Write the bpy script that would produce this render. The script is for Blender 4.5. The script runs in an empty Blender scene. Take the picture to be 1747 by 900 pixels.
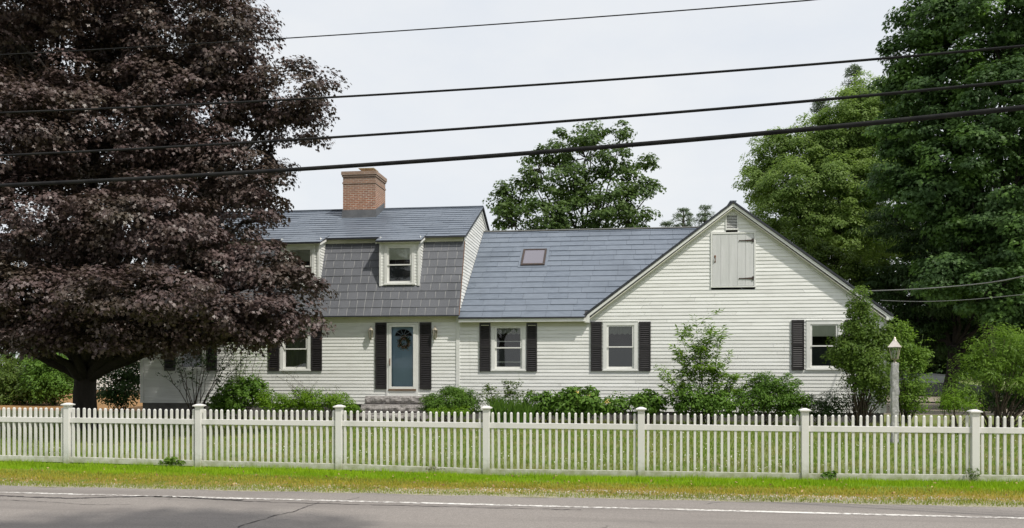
import bpy, math, random
import numpy as np
from mathutils import Vector, Matrix
random.seed(7)
RNG = np.random.default_rng(11)
C = bpy.context.scene.collection
scn = bpy.context.scene
F, TH, EYE = 1450.0, math.radians(7.4), 1.78
ct, st = math.cos(TH), math.sin(TH)
def ray(px, py):
    u = (px-873.5)/F; v = (625-py)/F
    return Vector((u*ct-st, ct+u*st, v))
def at(px, py, Y):
    d = ray(px, py); t = Y/d.y
    return Vector((d.x*t, Y, EYE+d.z*t))
def gnd(px, py, z=0.0):
    d = ray(px, py); t = (z-EYE)/d.z
    return Vector((d.x*t, d.y*t, z))
def zdepth(px, Y): return Y/ray(px, 625).y
Y0 = 27.7

# ------------------------------------------------------------------ materials
def nm(name):
    m = bpy.data.materials.new(name); m.use_nodes = True
    nt = m.node_tree
    return m, nt, nt.nodes['Principled BSDF']
def N(nt, t, **k):
    n = nt.nodes.new(t)
    for a, b in k.items():
        if a.startswith('i_'):
            key = a[2:]; n.inputs[int(key) if key.isdigit() else key.replace('_', ' ')].default_value = b
        else: setattr(n, a, b)
    return n
def mixc(nt, fac, a, b, blend='MIX'):
    n = nt.nodes.new('ShaderNodeMix'); n.data_type = 'RGBA'; n.blend_type = blend
    for i, v in ((0, fac), (6, a), (7, b)):
        if hasattr(v, 'links') or hasattr(v, 'is_output'): nt.links.new(v, n.inputs[i])
        else: n.inputs[i].default_value = v if i == 0 else (*v, 1)
    return n.outputs[2]
def ramp(nt, src, p0, p1):
    n = nt.nodes.new('ShaderNodeMapRange'); n.inputs[1].default_value = p0; n.inputs[2].default_value = p1
    nt.links.new(src, n.inputs[0]); return n.outputs[0]
def coord(nt, scale=(1, 1, 1)):
    tc = nt.nodes.new('ShaderNodeTexCoord'); mp = nt.nodes.new('ShaderNodeMapping')
    mp.inputs['Scale'].default_value = scale
    nt.links.new(tc.outputs['Object'], mp.inputs[0]); return mp.outputs[0]
def noise(nt, vec, s, d=4, r=.6):
    n = N(nt, 'ShaderNodeTexNoise', i_Scale=s, i_Detail=d, i_Roughness=r); nt.links.new(vec, n.inputs['Vector'])
    return n.outputs['Fac']
def bump(nt, bs, h, st_=.3, dist=.01):
    b = N(nt, 'ShaderNodeBump', i_Strength=st_, i_Distance=dist); nt.links.new(h, b.inputs['Height'])
    nt.links.new(b.outputs[0], bs.inputs['Normal'])
def simple(name, a, b=None, rough=.6, s=6, bs_=.0, metal=0, spec=.5, scale=(1,1,1), bd=.01, lo=.35, hi=.65):
    m, nt, p = nm(name)
    p.inputs['Roughness'].default_value = rough; p.inputs['Metallic'].default_value = metal
    p.inputs['Specular IOR Level'].default_value = spec
    v = coord(nt, scale); n = noise(nt, v, s)
    b = b or tuple(x*.8 for x in a)
    nt.links.new(mixc(nt, ramp(nt, n, lo, hi), a, b), p.inputs['Base Color'])
    if bs_: bump(nt, p, noise(nt, v, s*6), bs_, bd)
    return m
def leafmat(name, a, b, rough=.45, trans=.3, spec=.4, c=None):
    m, nt, p = nm(name)
    at_ = N(nt, 'ShaderNodeAttribute', attribute_name='rnd')
    col = mixc(nt, at_.outputs['Fac'], a, b)
    if c:
        v = coord(nt); n = noise(nt, v, .8, 3)
        col = mixc(nt, ramp(nt, n, .45, .7), col, c)
    nt.links.new(col, p.inputs['Base Color']); p.inputs['Roughness'].default_value = rough
    p.inputs['Specular IOR Level'].default_value = spec
    if trans:
        tr = nt.nodes.new('ShaderNodeBsdfTranslucent'); mx = nt.nodes.new('ShaderNodeMixShader')
        mx.inputs[0].default_value = trans
        br = mixc(nt, 1.0, col, (1.3, 1.35, .9), 'MULTIPLY')
        nt.links.new(br, tr.inputs[0]); nt.links.new(p.outputs[0], mx.inputs[1]); nt.links.new(tr.outputs[0], mx.inputs[2])
        nt.links.new(mx.outputs[0], nt.nodes['Material Output'].inputs[0])
    return m
def sidingmat():
    m, nt, p = nm('white_clapboard')
    at_ = N(nt, 'ShaderNodeAttribute', attribute_name='rnd')
    v = coord(nt, (.4, .4, 3)); n = noise(nt, v, 3)
    v2 = coord(nt, (3, 3, .25)); n2 = noise(nt, v2, 1.2)
    c = mixc(nt, at_.outputs['Fac'], (.68, .685, .665), (.795, .80, .785))
    c = mixc(nt, ramp(nt, n, .5, .85), c, (.53, .53, .5))
    c = mixc(nt, ramp(nt, n2, .62, .95), c, (.47, .48, .44))
    nt.links.new(c, p.inputs['Base Color']); p.inputs['Roughness'].default_value = .5
    bump(nt, p, noise(nt, coord(nt, (1, 1, 12)), 9), .12, .004)
    return m
def shinglemat(name, a, b, rough, streak):
    m, nt, p = nm(name)
    at_ = N(nt, 'ShaderNodeAttribute', attribute_name='rnd')
    c = mixc(nt, at_.outputs['Fac'], a, b)
    n = noise(nt, coord(nt, streak), 4, 5)
    c = mixc(nt, ramp(nt, n, .35, .8), c, tuple(x*1.25 for x in b))
    n3 = noise(nt, coord(nt), .5, 3)
    c = mixc(nt, ramp(nt, n3, .5, .8), c, tuple(x*.82 for x in a))
    nt.links.new(c, p.inputs['Base Color']); p.inputs['Roughness'].default_value = rough
    bump(nt, p, noise(nt, coord(nt, streak), 10), .25, .006)
    return m
def brickmat():
    m, nt, p = nm('weathered_brick')
    tc = nt.nodes.new('ShaderNodeTexCoord'); sx = nt.nodes.new('ShaderNodeSeparateXYZ'); cx = nt.nodes.new('ShaderNodeCombineXYZ')
    nt.links.new(tc.outputs['Object'], sx.inputs[0])
    ad = N(nt, 'ShaderNodeMath', operation='ADD'); nt.links.new(sx.outputs[0], ad.inputs[0]); nt.links.new(sx.outputs[1], ad.inputs[1])
    nt.links.new(ad.outputs[0], cx.inputs[0]); nt.links.new(sx.outputs[2], cx.inputs[1])
    br = N(nt, 'ShaderNodeTexBrick', i_Scale=1.0, i_Mortar_Size=.011, i_Brick_Width=.2, i_Row_Height=.068)
    br.inputs['Color1'].default_value = (.19, .062, .038, 1); br.inputs['Color2'].default_value = (.36, .135, .065, 1)
    br.inputs['Mortar'].default_value = (.50, .44, .37, 1)
    nt.links.new(cx.outputs[0], br.inputs['Vector'])
    n = noise(nt, coord(nt), 5)
    c = mixc(nt, ramp(nt, n, .4, .75), br.outputs['Color'], (.27, .15, .10))
    # grey lime and soot staining on the upper courses
    r = ramp(nt, sx.outputs[2], 0.75, 1.5)
    mm = N(nt, 'ShaderNodeMath', operation='MULTIPLY'); nt.links.new(r, mm.inputs[0]); mm.inputs[1].default_value = .6
    c = mixc(nt, mm.outputs[0], c, (.24, .19, .15))
    nt.links.new(c, p.inputs['Base Color']); p.inputs['Roughness'].default_value = .85
    bump(nt, p, br.outputs['Fac'], -.5, .008)
    return m
def glassmat(name, tint=(.75, .8, .8), gl=.12):
    m = bpy.data.materials.new(name); m.use_nodes = True; nt = m.node_tree
    for n in list(nt.nodes): nt.nodes.remove(n)
    o = nt.nodes.new('ShaderNodeOutputMaterial'); t = nt.nodes.new('ShaderNodeBsdfTransparent'); g = nt.nodes.new('ShaderNodeBsdfGlossy')
    t.inputs[0].default_value = (*tint, 1); g.inputs['Roughness'].default_value = .02; g.inputs['Color'].default_value = (.9, .9, .9, 1)
    lw = N(nt, 'ShaderNodeFresnel', i_IOR=1.5); ad = N(nt, 'ShaderNodeMath', operation='ADD'); ad.inputs[1].default_value = gl-.04
    nt.links.new(lw.outputs[0], ad.inputs[0])
    mx = nt.nodes.new('ShaderNodeMixShader'); nt.links.new(ad.outputs[0], mx.inputs[0])
    nt.links.new(t.outputs[0], mx.inputs[1]); nt.links.new(g.outputs[0], mx.inputs[2]); nt.links.new(mx.outputs[0], o.inputs[0])
    return m
M = {}
M['siding'] = sidingmat()
M['trim'] = simple('white_painted_trim', (.74, .745, .73), (.66, .665, .645), .5, 3, .05)
M['sash'] = simple('white_sash', (.76, .76, .74), (.68, .68, .65), .35, 4)
M['soffit'] = simple('cream_frieze', (.62, .61, .52), (.55, .54, .45), .6, 3)
M['shutter'] = simple('black_shutter', (.024, .021, .023), (.015, .013, .015), .4, 8)
M['slate'] = shinglemat('slate_grey_roofing', (.112, .135, .172), (.138, .162, .20), .45, (1, 3, 3))
M['shake'] = shinglemat('dark_grey_shakes', (.085, .09, .104), (.125, .13, .147), .6, (14, 14, .6))
M['underlay'] = simple('roof_underlay', (.055, .055, .06), None, .8, 5)
M['jointgrey'] = simple('pale_joint', (.38, .38, .38), None, .7, 5)
M['darkedge'] = simple('dark_drip_edge', (.03, .033, .042), (.02, .022, .03), .45, 4)
M['brick'] = brickmat()
M['lead'] = simple('grey_flashing', (.16, .165, .175), (.12, .125, .135), .5, 5, metal=.3)
M['captan'] = simple('tan_metal_cap', (.55, .47, .3), (.4, .34, .22), .45, 6, metal=.4)
M['glass'] = glassmat('window_glass', (.85, .88, .88), .08)
M['stormglass'] = glassmat('storm_door_glass', (.93, .95, .96), .03)
M['lampglass'] = glassmat('lantern_glass', (.85, .87, .82), .12)
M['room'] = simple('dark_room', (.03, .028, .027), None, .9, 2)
M['blind'] = simple('cream_blind', (.72, .72, .62), (.64, .65, .55), .8, 5)
M['curtain'] = simple('grey_curtain', (.30, .31, .27), (.22, .23, .2), .9, 14, scale=(8, 8, .6))
M['screen'] = simple('insect_screen', (.07, .078, .088), (.05, .055, .06), .75, 30)
M['bluedoor'] = simple('blue_door_paint', (.33, .47, .63), (.29, .42, .57), .45, 2)
M['granite'] = simple('rough_granite', (.36, .34, .33), (.2, .185, .185), .85, 16, .6, bd=.02)
M['greygran'] = simple('pale_granite', (.42, .42, .41), (.27, .27, .27), .85, 18, .6, bd=.02)
M['found'] = simple('foundation_concrete', (.16, .155, .145), (.1, .095, .09), .9, 4, .3)
M['doorgrey'] = simple('grey_painted_boards', (.60, .605, .61), (.53, .54, .54), .6, 3, .1, scale=(4, 4, .4))
M['iron'] = simple('black_iron', (.025, .022, .02), (.06, .03, .018), .5, 12)
M['rust'] = simple('rusty_metal', (.2, .09, .04), (.1, .05, .03), .6, 20)
M['pewter'] = simple('weathered_brass', (.42, .38, .30), (.28, .25, .2), .5, 14, metal=.3)
M['copper'] = simple('pale_copper', (.8, .72, .66), (.68, .6, .54), .4, 10, metal=.6)
M['vinyl'] = simple('white_vinyl_fence', (.70, .685, .665), (.61, .60, .575), .45, 2, lo=.4, hi=.8)
def vinylmat():
    m, nt, p = nm('white_vinyl_fence'); v = coord(nt)
    at_ = N(nt, 'ShaderNodeAttribute', attribute_name='rnd')
    c = mixc(nt, at_.outputs['Fac'], (.72, .705, .685), (.66, .65, .63))
    c = mixc(nt, ramp(nt, noise(nt, coord(nt, (1, 1, .3)), 2.5), .5, .85), c, (.54, .54, .50))
    sx = nt.nodes.new('ShaderNodeSeparateXYZ'); nt.links.new(v, sx.inputs[0])
    ma = N(nt, 'ShaderNodeMath', operation='MULTIPLY_ADD'); nt.links.new(noise(nt, v, 9, 4), ma.inputs[0]); ma.inputs[1].default_value = -.45; nt.links.new(sx.outputs[2], ma.inputs[2])
    c = mixc(nt, ramp(nt, ma.outputs[0], .02, -.28), c, (.30, .31, .19))
    nt.links.new(c, p.inputs['Base Color']); p.inputs['Roughness'].default_value = .5
    return m
M['vinyl'] = vinylmat()
M['wire'] = simple('black_cable', (.016, .016, .018), (.028, .028, .028), .95, 5, spec=.1)
M['wiregrey'] = simple('grey_cable', (.25, .25, .24), None, .5, 5)
M['bark'] = simple('dark_maple_bark', (.03, .023, .019), (.016, .012, .01), .95, 9, .8, scale=(1, 1, .25), bd=.04)
M['bark2'] = simple('grey_brown_bark', (.085, .07, .055), (.045, .036, .03), .95, 9, .6, scale=(1, 1, .25), bd=.03)
M['stem'] = simple('brown_stem', (.07, .05, .035), (.045, .035, .025), .9, 12)
M['greenstem'] = simple('green_stem', (.08, .12, .035), None, .7, 12)
M['maple'] = leafmat('crimson_maple_leaf', (.042, .025, .023), (.14, .098, .094), .46, .12, .5, (.060, .046, .030))
M['g_mid'] = leafmat('mid_green_leaf', (.06, .13, .018), (.14, .25, .038), .5, .35, .2)
M['g_dark'] = leafmat('dark_green_leaf', (.026, .055, .016), (.06, .105, .032), .5, .3, .2)
M['g_deep'] = leafmat('deep_oak_leaf', (.046, .092, .034), (.10, .17, .062), .5, .4, .2, c=(.14, .25, .05))
M['g_light'] = leafmat('yellow_green_leaf', (.09, .17, .022), (.19, .30, .045), .5, .4, .2)
M['g_bright'] = leafmat('bright_leaf', (.10, .20, .012), (.21, .35, .03), .5, .4, .2)
M['g_pine'] = leafmat('pine_needle', (.085, .125, .075), (.14, .185, .115), .6, .3, .2)
M['g_olive'] = leafmat('olive_leaf', (.055, .10, .018), (.12, .175, .03), .5, .35, .2)
M['g_tree'] = leafmat('maple_green_leaf', (.06, .11, .028), (.12, .18, .055), .5, .35, .2)
M['g_pale'] = leafmat('ash_pale_leaf', (.13, .205, .055), (.25, .345, .11), .5, .5, .2, c=(.23, .32, .09))
M['bronze'] = leafmat('bronze_twig_leaf', (.07, .05, .02), (.10, .12, .03), .5, .3)
M['grass'] = leafmat('verge_grass', (.19, .33, .006), (.33, .48, .012), .6, .35)
M['drygrass'] = leafmat('dry_grass', (.28, .25, .02), (.43, .38, .04), .6, .3)
M['lawn'] = leafmat('lawn_grass', (.13, .215, .03), (.23, .31, .06), .6, .4, .2, c=(.30, .29, .11))
M['dried'] = leafmat('dried_flower', (.42, .2, .15), (.75, .5, .42), .7, .1)
M['yellow'] = leafmat('yellow_bloom', (.75, .55, .1), (.8, .65, .3), .6, .2)
M['carpaint'] = simple('dark_car_paint', (.03, .034, .04), None, .25, 3)
M['rubber'] = simple('black_rubber', (.02, .02, .02), None, .8, 8)
M['rim'] = simple('grey_rim', (.35, .35, .36), None, .3, 8, metal=.7)
M['tail'] = simple('red_lens', (.3, .02, .015), None, .3, 8)

# ------------------------------------------------------------------ builders
ORG = {}
def tag(o, label=None, cat=None, group=None, kind=None):
    for k, v in (('label', label), ('category', cat), ('group', group), ('kind', kind)):
        if v: o[k] = v
    return o
def link(name, me, mats, parent=None, origin=None):
    o = bpy.data.objects.new(name, me); C.objects.link(o)
    for m in (mats if isinstance(mats, (list, tuple)) else [mats]): me.materials.append(m)
    origin = Vector(origin) if origin is not None else Vector((0, 0, 0))
    ORG[o.name] = origin
    if parent: o.parent = parent; o.location = origin-ORG[parent.name]
    else: o.location = origin
    return o
def empty(name, loc, label=None, cat=None, group=None, kind=None, parent=None):
    o = bpy.data.objects.new(name, None); C.objects.link(o); o.empty_display_size = .2
    loc = Vector(loc); ORG[o.name] = loc
    if parent: o.parent = parent; o.location = loc-ORG[parent.name]
    else: o.location = loc
    return tag(o, label, cat, group, kind)
class MB:
    def __init__(s): s.v = []; s.f = []; s.m = []; s.r = []; s.mi = 0; s.rn = None
    def face(s, pts):
        n = len(s.v); s.v += [tuple(p) for p in pts]; s.f.append(tuple(range(n, n+len(pts)))); s.m.append(s.mi)
        s.r.append(random.random() if s.rn is None else s.rn)
    def hexa(s, p):  # 8 points: bottom 0-3, top 4-7
        for q in ((3, 2, 1, 0), (4, 5, 6, 7), (0, 1, 5, 4), (1, 2, 6, 5), (2, 3, 7, 6), (3, 0, 4, 7)):
            s.face([p[i] for i in q])
    def box(s, a, b):
        x0, y0, z0 = (min(a[i], b[i]) for i in range(3)); x1, y1, z1 = (max(a[i], b[i]) for i in range(3))
        s.hexa([(x0, y0, z0), (x1, y0, z0), (x1, y1, z0), (x0, y1, z0), (x0, y0, z1), (x1, y0, z1), (x1, y1, z1), (x0, y1, z1)])
    def beam(s, p0, p1, a, b):  # box from p0 to p1, section spanned by half vectors a, b
        p0, p1, a, b = map(Vector, (p0, p1, a, b))
        s.hexa([p0-a-b, p0+a-b, p0+a+b, p0-a+b, p1-a-b, p1+a-b, p1+a+b, p1-a+b])
    def prism(s, poly, off):
        off = Vector(off); P = [Vector(p) for p in poly]; Q = [p+off for p in P]
        s.face(P[::-1]); s.face(Q)
        for i in range(len(P)):
            j = (i+1) % len(P); s.face([P[i], P[j], Q[j], Q[i]])
    def frustum(s, c, w0, w1, z0, z1, n=4, rot=math.pi/4, sx=1, sy=1):
        k = 1/math.cos(math.pi/n) if n == 4 else 1
        A = []; B = []
        for i in range(n):
            a = rot+2*math.pi*i/n
            A.append((c[0]+math.cos(a)*w0/2*k*sx, c[1]+math.sin(a)*w0/2*k*sy, z0)); B.append((c[0]+math.cos(a)*w1/2*k*sx, c[1]+math.sin(a)*w1/2*k*sy, z1))
        s.face(A[::-1]); s.face(B)
        for i in range(n):
            j = (i+1) % n; s.face([A[i], A[j], B[j], B[i]])
    def tube(s, pts, rad, n=7):
        pts = [Vector(p) for p in pts]; rs = rad if isinstance(rad, (list, tuple)) else [rad]*len(pts)
        base = len(s.v); rings = []
        for i, p in enumerate(pts):
            t = (pts[min(i+1, len(pts)-1)]-pts[max(i-1, 0)])
            if t.length < 1e-9: t = Vector((0, 0, 1))
            t.normalize(); a = t.cross(Vector((0.13, .97, .2)));
            if a.length < .1: a = t.cross(Vector((1, 0, 0)))
            a.normalize(); b = t.cross(a)
            for k in range(n):
                g = 2*math.pi*k/n; s.v.append(tuple(p+(a*math.cos(g)+b*math.sin(g))*rs[i]))
        R = random.random()
        for i in range(len(pts)-1):
            for k in range(n):
                k2 = (k+1) % n
                s.f.append((base+i*n+k, base+i*n+k2, base+(i+1)*n+k2, base+(i+1)*n+k)); s.m.append(s.mi); s.r.append(R)
        s.f.append(tuple(base+k for k in range(n))[::-1]); s.m.append(s.mi); s.r.append(R)
        s.f.append(tuple(base+(len(pts)-1)*n+k for k in range(n))); s.m.append(s.mi); s.r.append(R)
    def build(s, name, mats, parent=None, origin=None, bevel=0, smooth=False):
        me = bpy.data.meshes.new(name); o = Vector(origin) if origin is not None else (ORG[parent.name] if parent else Vector((0, 0, 0)))
        me.from_pydata([(x-o.x, y-o.y, z-o.z) for x, y, z in s.v], [], s.f)
        me.polygons.foreach_set('material_index', s.m)
        at_ = me.attributes.new('rnd', 'FLOAT', 'FACE'); at_.data.foreach_set('value', s.r)
        if smooth: me.polygons.foreach_set('use_smooth', [True]*len(s.f))
        me.update()
        ob = link(name, me, mats, parent, o)
        if bevel:
            b = ob.modifiers.new('bevel', 'BEVEL'); b.width = bevel; b.segments = 2; b.limit_method = 'ANGLE'
            w = ob.modifiers.new('weld', 'WELD'); w.merge_threshold = .0004
            ob.modifiers.move(1, 0)
        return ob
def np_mesh(name, V, K, rnd, mat, parent=None, origin=(0, 0, 0)):
    """V: (n,K,3) faces of K own vertices"""
    n = len(V); me = bpy.data.meshes.new(name); o = np.array(origin, dtype=float)
    me.vertices.add(n*K); me.vertices.foreach_set('co', (V.reshape(-1, 3)-o).astype(np.float32).ravel())
    me.loops.add(n*K); me.loops.foreach_set('vertex_index', np.arange(n*K, dtype=np.int32))
    me.polygons.add(n); me.polygons.foreach_set('loop_start', np.arange(0, n*K, K, dtype=np.int32))
    me.update(calc_edges=True)
    a = me.attributes.new('rnd', 'FLOAT', 'FACE'); a.data.foreach_set('value', rnd.astype(np.float32))
    return link(name, me, mat, parent, origin)
def nrm(a): return a/np.maximum(np.linalg.norm(a, axis=1, keepdims=True), 1e-9)
SHAPES = {
 'oval': [(0, -.5, 0), (.24, -.12, .05), (.2, .2, .05), (0, .5, -.04), (-.2, .2, .05), (-.24, -.12, .05)],
 'dia': [(0, -.5, 0), (.3, 0, .07), (0, .5, 0), (-.3, 0, .07)],
 'slim': [(0, -.5, 0), (.13, 0, .04), (0, .5, -.05), (-.13, 0, .04)],
 'needle': [(0, -.5, 0), (.06, 0, .02), (0, .5, 0), (-.06, 0, .02)],
 'maple': [(0, -.42, 0), (.30, -.34, .03), (.24, -.12, .03), (.56, .06, .0), (.2, .14, .04), (0, .56, -.05), (-.2, .14, .04), (-.56, .06, 0), (-.24, -.12, .03), (-.30, -.34, .03)],
}
def leaves(P, Nn, T, size, shape):
    sh = np.array(SHAPES[shape]); n = len(P)
    T = nrm(T-Nn*np.sum(T*Nn, 1, keepdims=True)); B = np.cross(Nn, T)
    s = (size*RNG.uniform(.65, 1.25, n))[:, None]
    return np.stack([P+(B*a+T*b+Nn*c)*s for a, b, c in sh], 1)
def clumps(lobes, spacing, inner=.5, zmin=.1):
    cs, os_ = [], []
    for c, r in lobes:
        c = np.array(c); r = np.array(r)
        area = 4*math.pi*(((r[0]*r[1])**1.6+(r[0]*r[2])**1.6+(r[1]*r[2])**1.6)/3)**(1/1.6)
        n = max(3, int(area/spacing**2*1.15))
        d = nrm(RNG.normal(size=(n, 3))); q = RNG.uniform(inner**2, 1.0, n)**.5*RNG.uniform(.88, 1.08, n)
        cs.append(c+d*r*q[:, None]); os_.append(nrm(d/r))
    cs = np.concatenate(cs); os_ = np.concatenate(os_)
    keep = np.ones(len(cs), bool)
    for c, r in lobes:
        keep &= np.linalg.norm((cs-np.array(c))/np.array(r), axis=1) > inner*.92
    keep &= cs[:, 2] > zmin
    return cs[keep], os_[keep]
def foliage(cs, os_, cr, per, size, shape, flat=.55, droop=.4, up=.7, zmin=.03):
    n = len(cs)*per; c = np.repeat(cs, per, 0); o = np.repeat(os_, per, 0)
    rr = np.repeat(cr*RNG.uniform(.6, 1.3, len(cs)), per)[:, None]
    d = nrm(RNG.normal(size=(n, 3))); fl = (d[:, 2] < -.1) & (RNG.random(n) < .65); d[fl, 2] *= -1
    q = RNG.uniform(.25, 1, n)[:, None]**.5
    P = c+d*rr*q*np.array([1, 1, flat]); P[:, 2] -= (d[:, 0]**2+d[:, 1]**2)*rr[:, 0]*.25*flat
    Nn = nrm(d*.55+np.array([0, 0, up])+o*.45+RNG.normal(size=(n, 3))*.45)
    T = nrm(d*np.array([1, 1, .3])+o*.5+np.array([0, 0, -droop])+RNG.normal(size=(n, 3))*.6)
    k = P[:, 2] > zmin
    rnd = np.clip(np.repeat(RNG.random(len(cs)), per)*.45+RNG.random(n)*.55, 0, 1)
    return leaves(P[k], Nn[k], T[k], size, shape), rnd[k]
def lob(px, py, rx, Y, ry=None, rd=None):
    c = at(px, py, Y); k = zdepth(px, Y)/F
    ry = ry or rx; rd = rd or (rx+ry)/2
    return (tuple(c), (rx*k, rd*k, ry*k))
def curve(p0, p1, n=6, wob=.1, sag=0):
    p0 = Vector(p0); p1 = Vector(p1); L = (p1-p0).length
    pts = [p0]
    for i in range(1, n):
        t = i/n; w = math.sin(math.pi*t)
        pts.append(p0.lerp(p1, t)+Vector((random.uniform(-1, 1), random.uniform(-1, 1), random.uniform(-1, 1)))*wob*L*.3*w+Vector((0, 0, sag*w*L)))
    return pts+[p1]
def tree(name, label, base, lobes, spacing, cr, per, size, shape, mat, bark, tr=.2, fork=.4, group=None, cat='tree', flat=.55, droop=.4, up=.7, inner=.5, twigs=3, crown='crown', limb=.45, lean=.5):
    base = Vector(base); root = empty(name, base, label, cat, group)
    top = Vector(max(lobes, key=lambda l: l[0][2])[0]); mid = Vector(np.mean([l[0] for l in lobes], axis=0))
    cs, os_ = clumps(lobes, spacing, inner)
    b = MB(); fk = base.lerp(Vector((base.x+(mid.x-base.x)*lean, base.y+(mid.y-base.y)*lean, max(mid.z, base.z+1))), fork)
    n = 8; pts = curve(base-Vector((0, 0, .1)), fk, 5, .05)
    b.tube([base-Vector((0, 0, .15)), base+Vector((0, 0, .15)), base+Vector((0, 0, .5))]+pts[2:], [tr*1.7, tr*1.25, tr*1.05]+[tr*(1-.04*i) for i in range(2, len(pts))], 14)
    for c, r in lobes:
        e = Vector(c).lerp(fk, .12); b.tube(curve(fk if random.random() < .6 else pts[-2], e, 6, .12, .04), [tr*limb*(1-.13*i)+.01 for i in range(7)], 7)
        near = [q for q in cs if (Vector(q)-e).length < max(r)*1.15]
        random.shuffle(near)
        for q in near[:twigs*4]:
            b.tube(curve(e+(Vector(q)-e)*.1, q, 4, .15), [tr*.16+.004, tr*.12+.004, tr*.09+.003, tr*.06+.003, .004], 5)
    b.build('trunk', bark, root, smooth=True)
    V, rn = foliage(cs, os_, cr, per, size, shape, flat, droop, up)
    np_mesh(crown, V, V.shape[1], rn, mat, root, base)
    return root
def stemplant(name, label, base, tips, mat, stemmat, lsize, shape, per=30, start=.25, sag=.12, r0=.012, cat='shrub', group=None, spread=.06, basew=.15, extra=None, crown='foliage', side=.5):
    """open plant: arching stems with leaves set along them"""
    base = Vector(base); root = empty(name, base, label, cat, group); b = MB()
    PP, TT, NN = [], [], []
    for tip in tips:
        s0 = base+Vector((random.uniform(-1, 1)*basew, random.uniform(-1, 1)*basew*.6, 0)); tip = Vector(tip)
        pts = curve(s0, tip, 8, .05, sag); b.tube([s0-Vector((0, 0, .05))]+pts[1:], [r0*(1-.1*i)+.0015 for i in range(9)], 5)
        subs = [(pts, start)]
        for k in range(3):
            i = random.randint(3, 7); e = pts[i]+Vector((random.uniform(-1, 1), random.uniform(-1, 1), random.uniform(.0, .9))).normalized()*(tip-s0).length*random.uniform(.12, .28)
            sp = curve(pts[i], e, 4, .1, .05); b.tube(sp, [r0*.4, r0*.35, r0*.3, r0*.2, .0015], 4); subs.append((sp, .1))
        for pp, stt in subs:
            m = per if pp is pts else per//2
            for j in range(m):
                t = stt+(1-stt)*random.random()**.8; x = t*(len(pp)-1); i = min(int(x), len(pp)-2)
                p = pp[i].lerp(pp[i+1], x-i); d = (pp[i+1]-pp[i]).normalized()
                sd = Vector((random.gauss(0, 1), random.gauss(0, 1), random.gauss(0, .5))).normalized()
                tt = (d*side+sd+Vector((0, 0, -.25))).normalized()
                PP.append(p+tt*lsize*.5+sd*spread*random.random()); TT.append(tt)
                NN.append((Vector((0, 0, 1))+Vector((random.gauss(0, .5), random.gauss(0, .5), 0))).normalized())
    b.build('stems', stemmat, root, smooth=True)
    V = leaves(np.array(PP), np.array(NN), np.array(TT), lsize, shape); rn = RNG.random(len(PP))
    if extra:
        V2, r2 = extra; V = np.concatenate([V, V2]); rn = np.concatenate([rn, r2])
    np_mesh(crown, V, V.shape[1], rn, mat, root, base)
    return root
def shrub(name, label, base, lobes, spacing, cr, per, size, shape, mat, group=None, cat='shrub', flat=.7, droop=.2, up=.6, nst=9, inner=.35, stemmat=None, r0=.012, crown='foliage'):
    base = Vector(base); root = empty(name, base, label, cat, group)
    cs, os_ = clumps(lobes, spacing, inner, -.02 if name == 'weed' else .04); b = MB()
    idx = RNG.permutation(len(cs))[:nst*2]
    for q in cs[idx]:
        kk = .3 if name == 'weed' else 1; s0 = base+Vector((random.uniform(-.15, .15)*kk, random.uniform(-.1, .1)*kk, -.05))
        b.tube(curve(s0, q, 5, .1, .05), [r0, r0*.85, r0*.7, r0*.55, r0*.4, .003], 5)
    b.build('stems', stemmat or M['stem'], root, smooth=True)
    V, rn = foliage(cs, os_, cr, per, size, shape, flat, droop, up)
    np_mesh(crown, V, V.shape[1], rn, mat, root, base)
    return root
def blades(P, h, w, lean=.5):
    n = len(P); a = RNG.uniform(0, 2*np.pi, n); d = np.stack([np.cos(a), np.sin(a), np.zeros(n)], 1)
    sd = np.stack([-np.sin(a*1.7), np.cos(a*1.7), np.zeros(n)], 1)
    h = h*RNG.uniform(.55, 1.3, n); tip = P+d*(h*lean*RNG.random(n))[:, None]+np.array([0, 0, 1])*h[:, None]
    w = (w*RNG.uniform(.7, 1.3, n))[:, None]
    return np.stack([P-sd*w*.5, P+sd*w*.5, tip], 1)

# ------------------------------------------------------------------ camera, world, sun
cam = bpy.data.cameras.new('camera'); co = bpy.data.objects.new('camera', cam); C.objects.link(co)
cam.sensor_width = 36; cam.lens = 36*F/1747; cam.shift_y = 175/1747; cam.clip_end = 3000; cam.clip_start = .05
co.location = (0, 0, EYE); co.rotation_euler = (math.radians(90), 0, TH); scn.camera = co
SD = Vector((.60, -.44, 1.0)).normalized()
el = math.asin(SD.z); az = math.atan2(SD.x, SD.y)
w = bpy.data.worlds.new('World'); scn.world = w; w.use_nodes = True; nt = w.node_tree
bg = nt.nodes['Background']
sky = N(nt, 'ShaderNodeTexSky', sky_type='NISHITA', sun_disc=False, sun_elevation=el, sun_rotation=az, air_density=1.2, dust_density=2.5, ozone_density=1.0)
bg.inputs[1].default_value = .1
tc = nt.nodes.new('ShaderNodeTexCoord')
mp = N(nt, 'ShaderNodeMapping'); mp.inputs['Scale'].default_value = (1.2, 1.2, 3.0); nt.links.new(tc.outputs['Generated'], mp.inputs[0])
n1 = noise(nt, mp.outputs[0], 1.6, 6, .55)
mp2 = N(nt, 'ShaderNodeMapping'); mp2.inputs['Scale'].default_value = (1.0, 1.0, 2.2); mp2.inputs['Location'].default_value = (3, 1, 2); nt.links.new(tc.outputs['Generated'], mp2.inputs[0])
n2 = noise(nt, mp2.outputs[0], 2.6, 7, .6)
cloud = mixc(nt, ramp(nt, n2, .3, .75), (6.9, 7.25, 7.75), (8.1, 8.15, 8.15))
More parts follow.
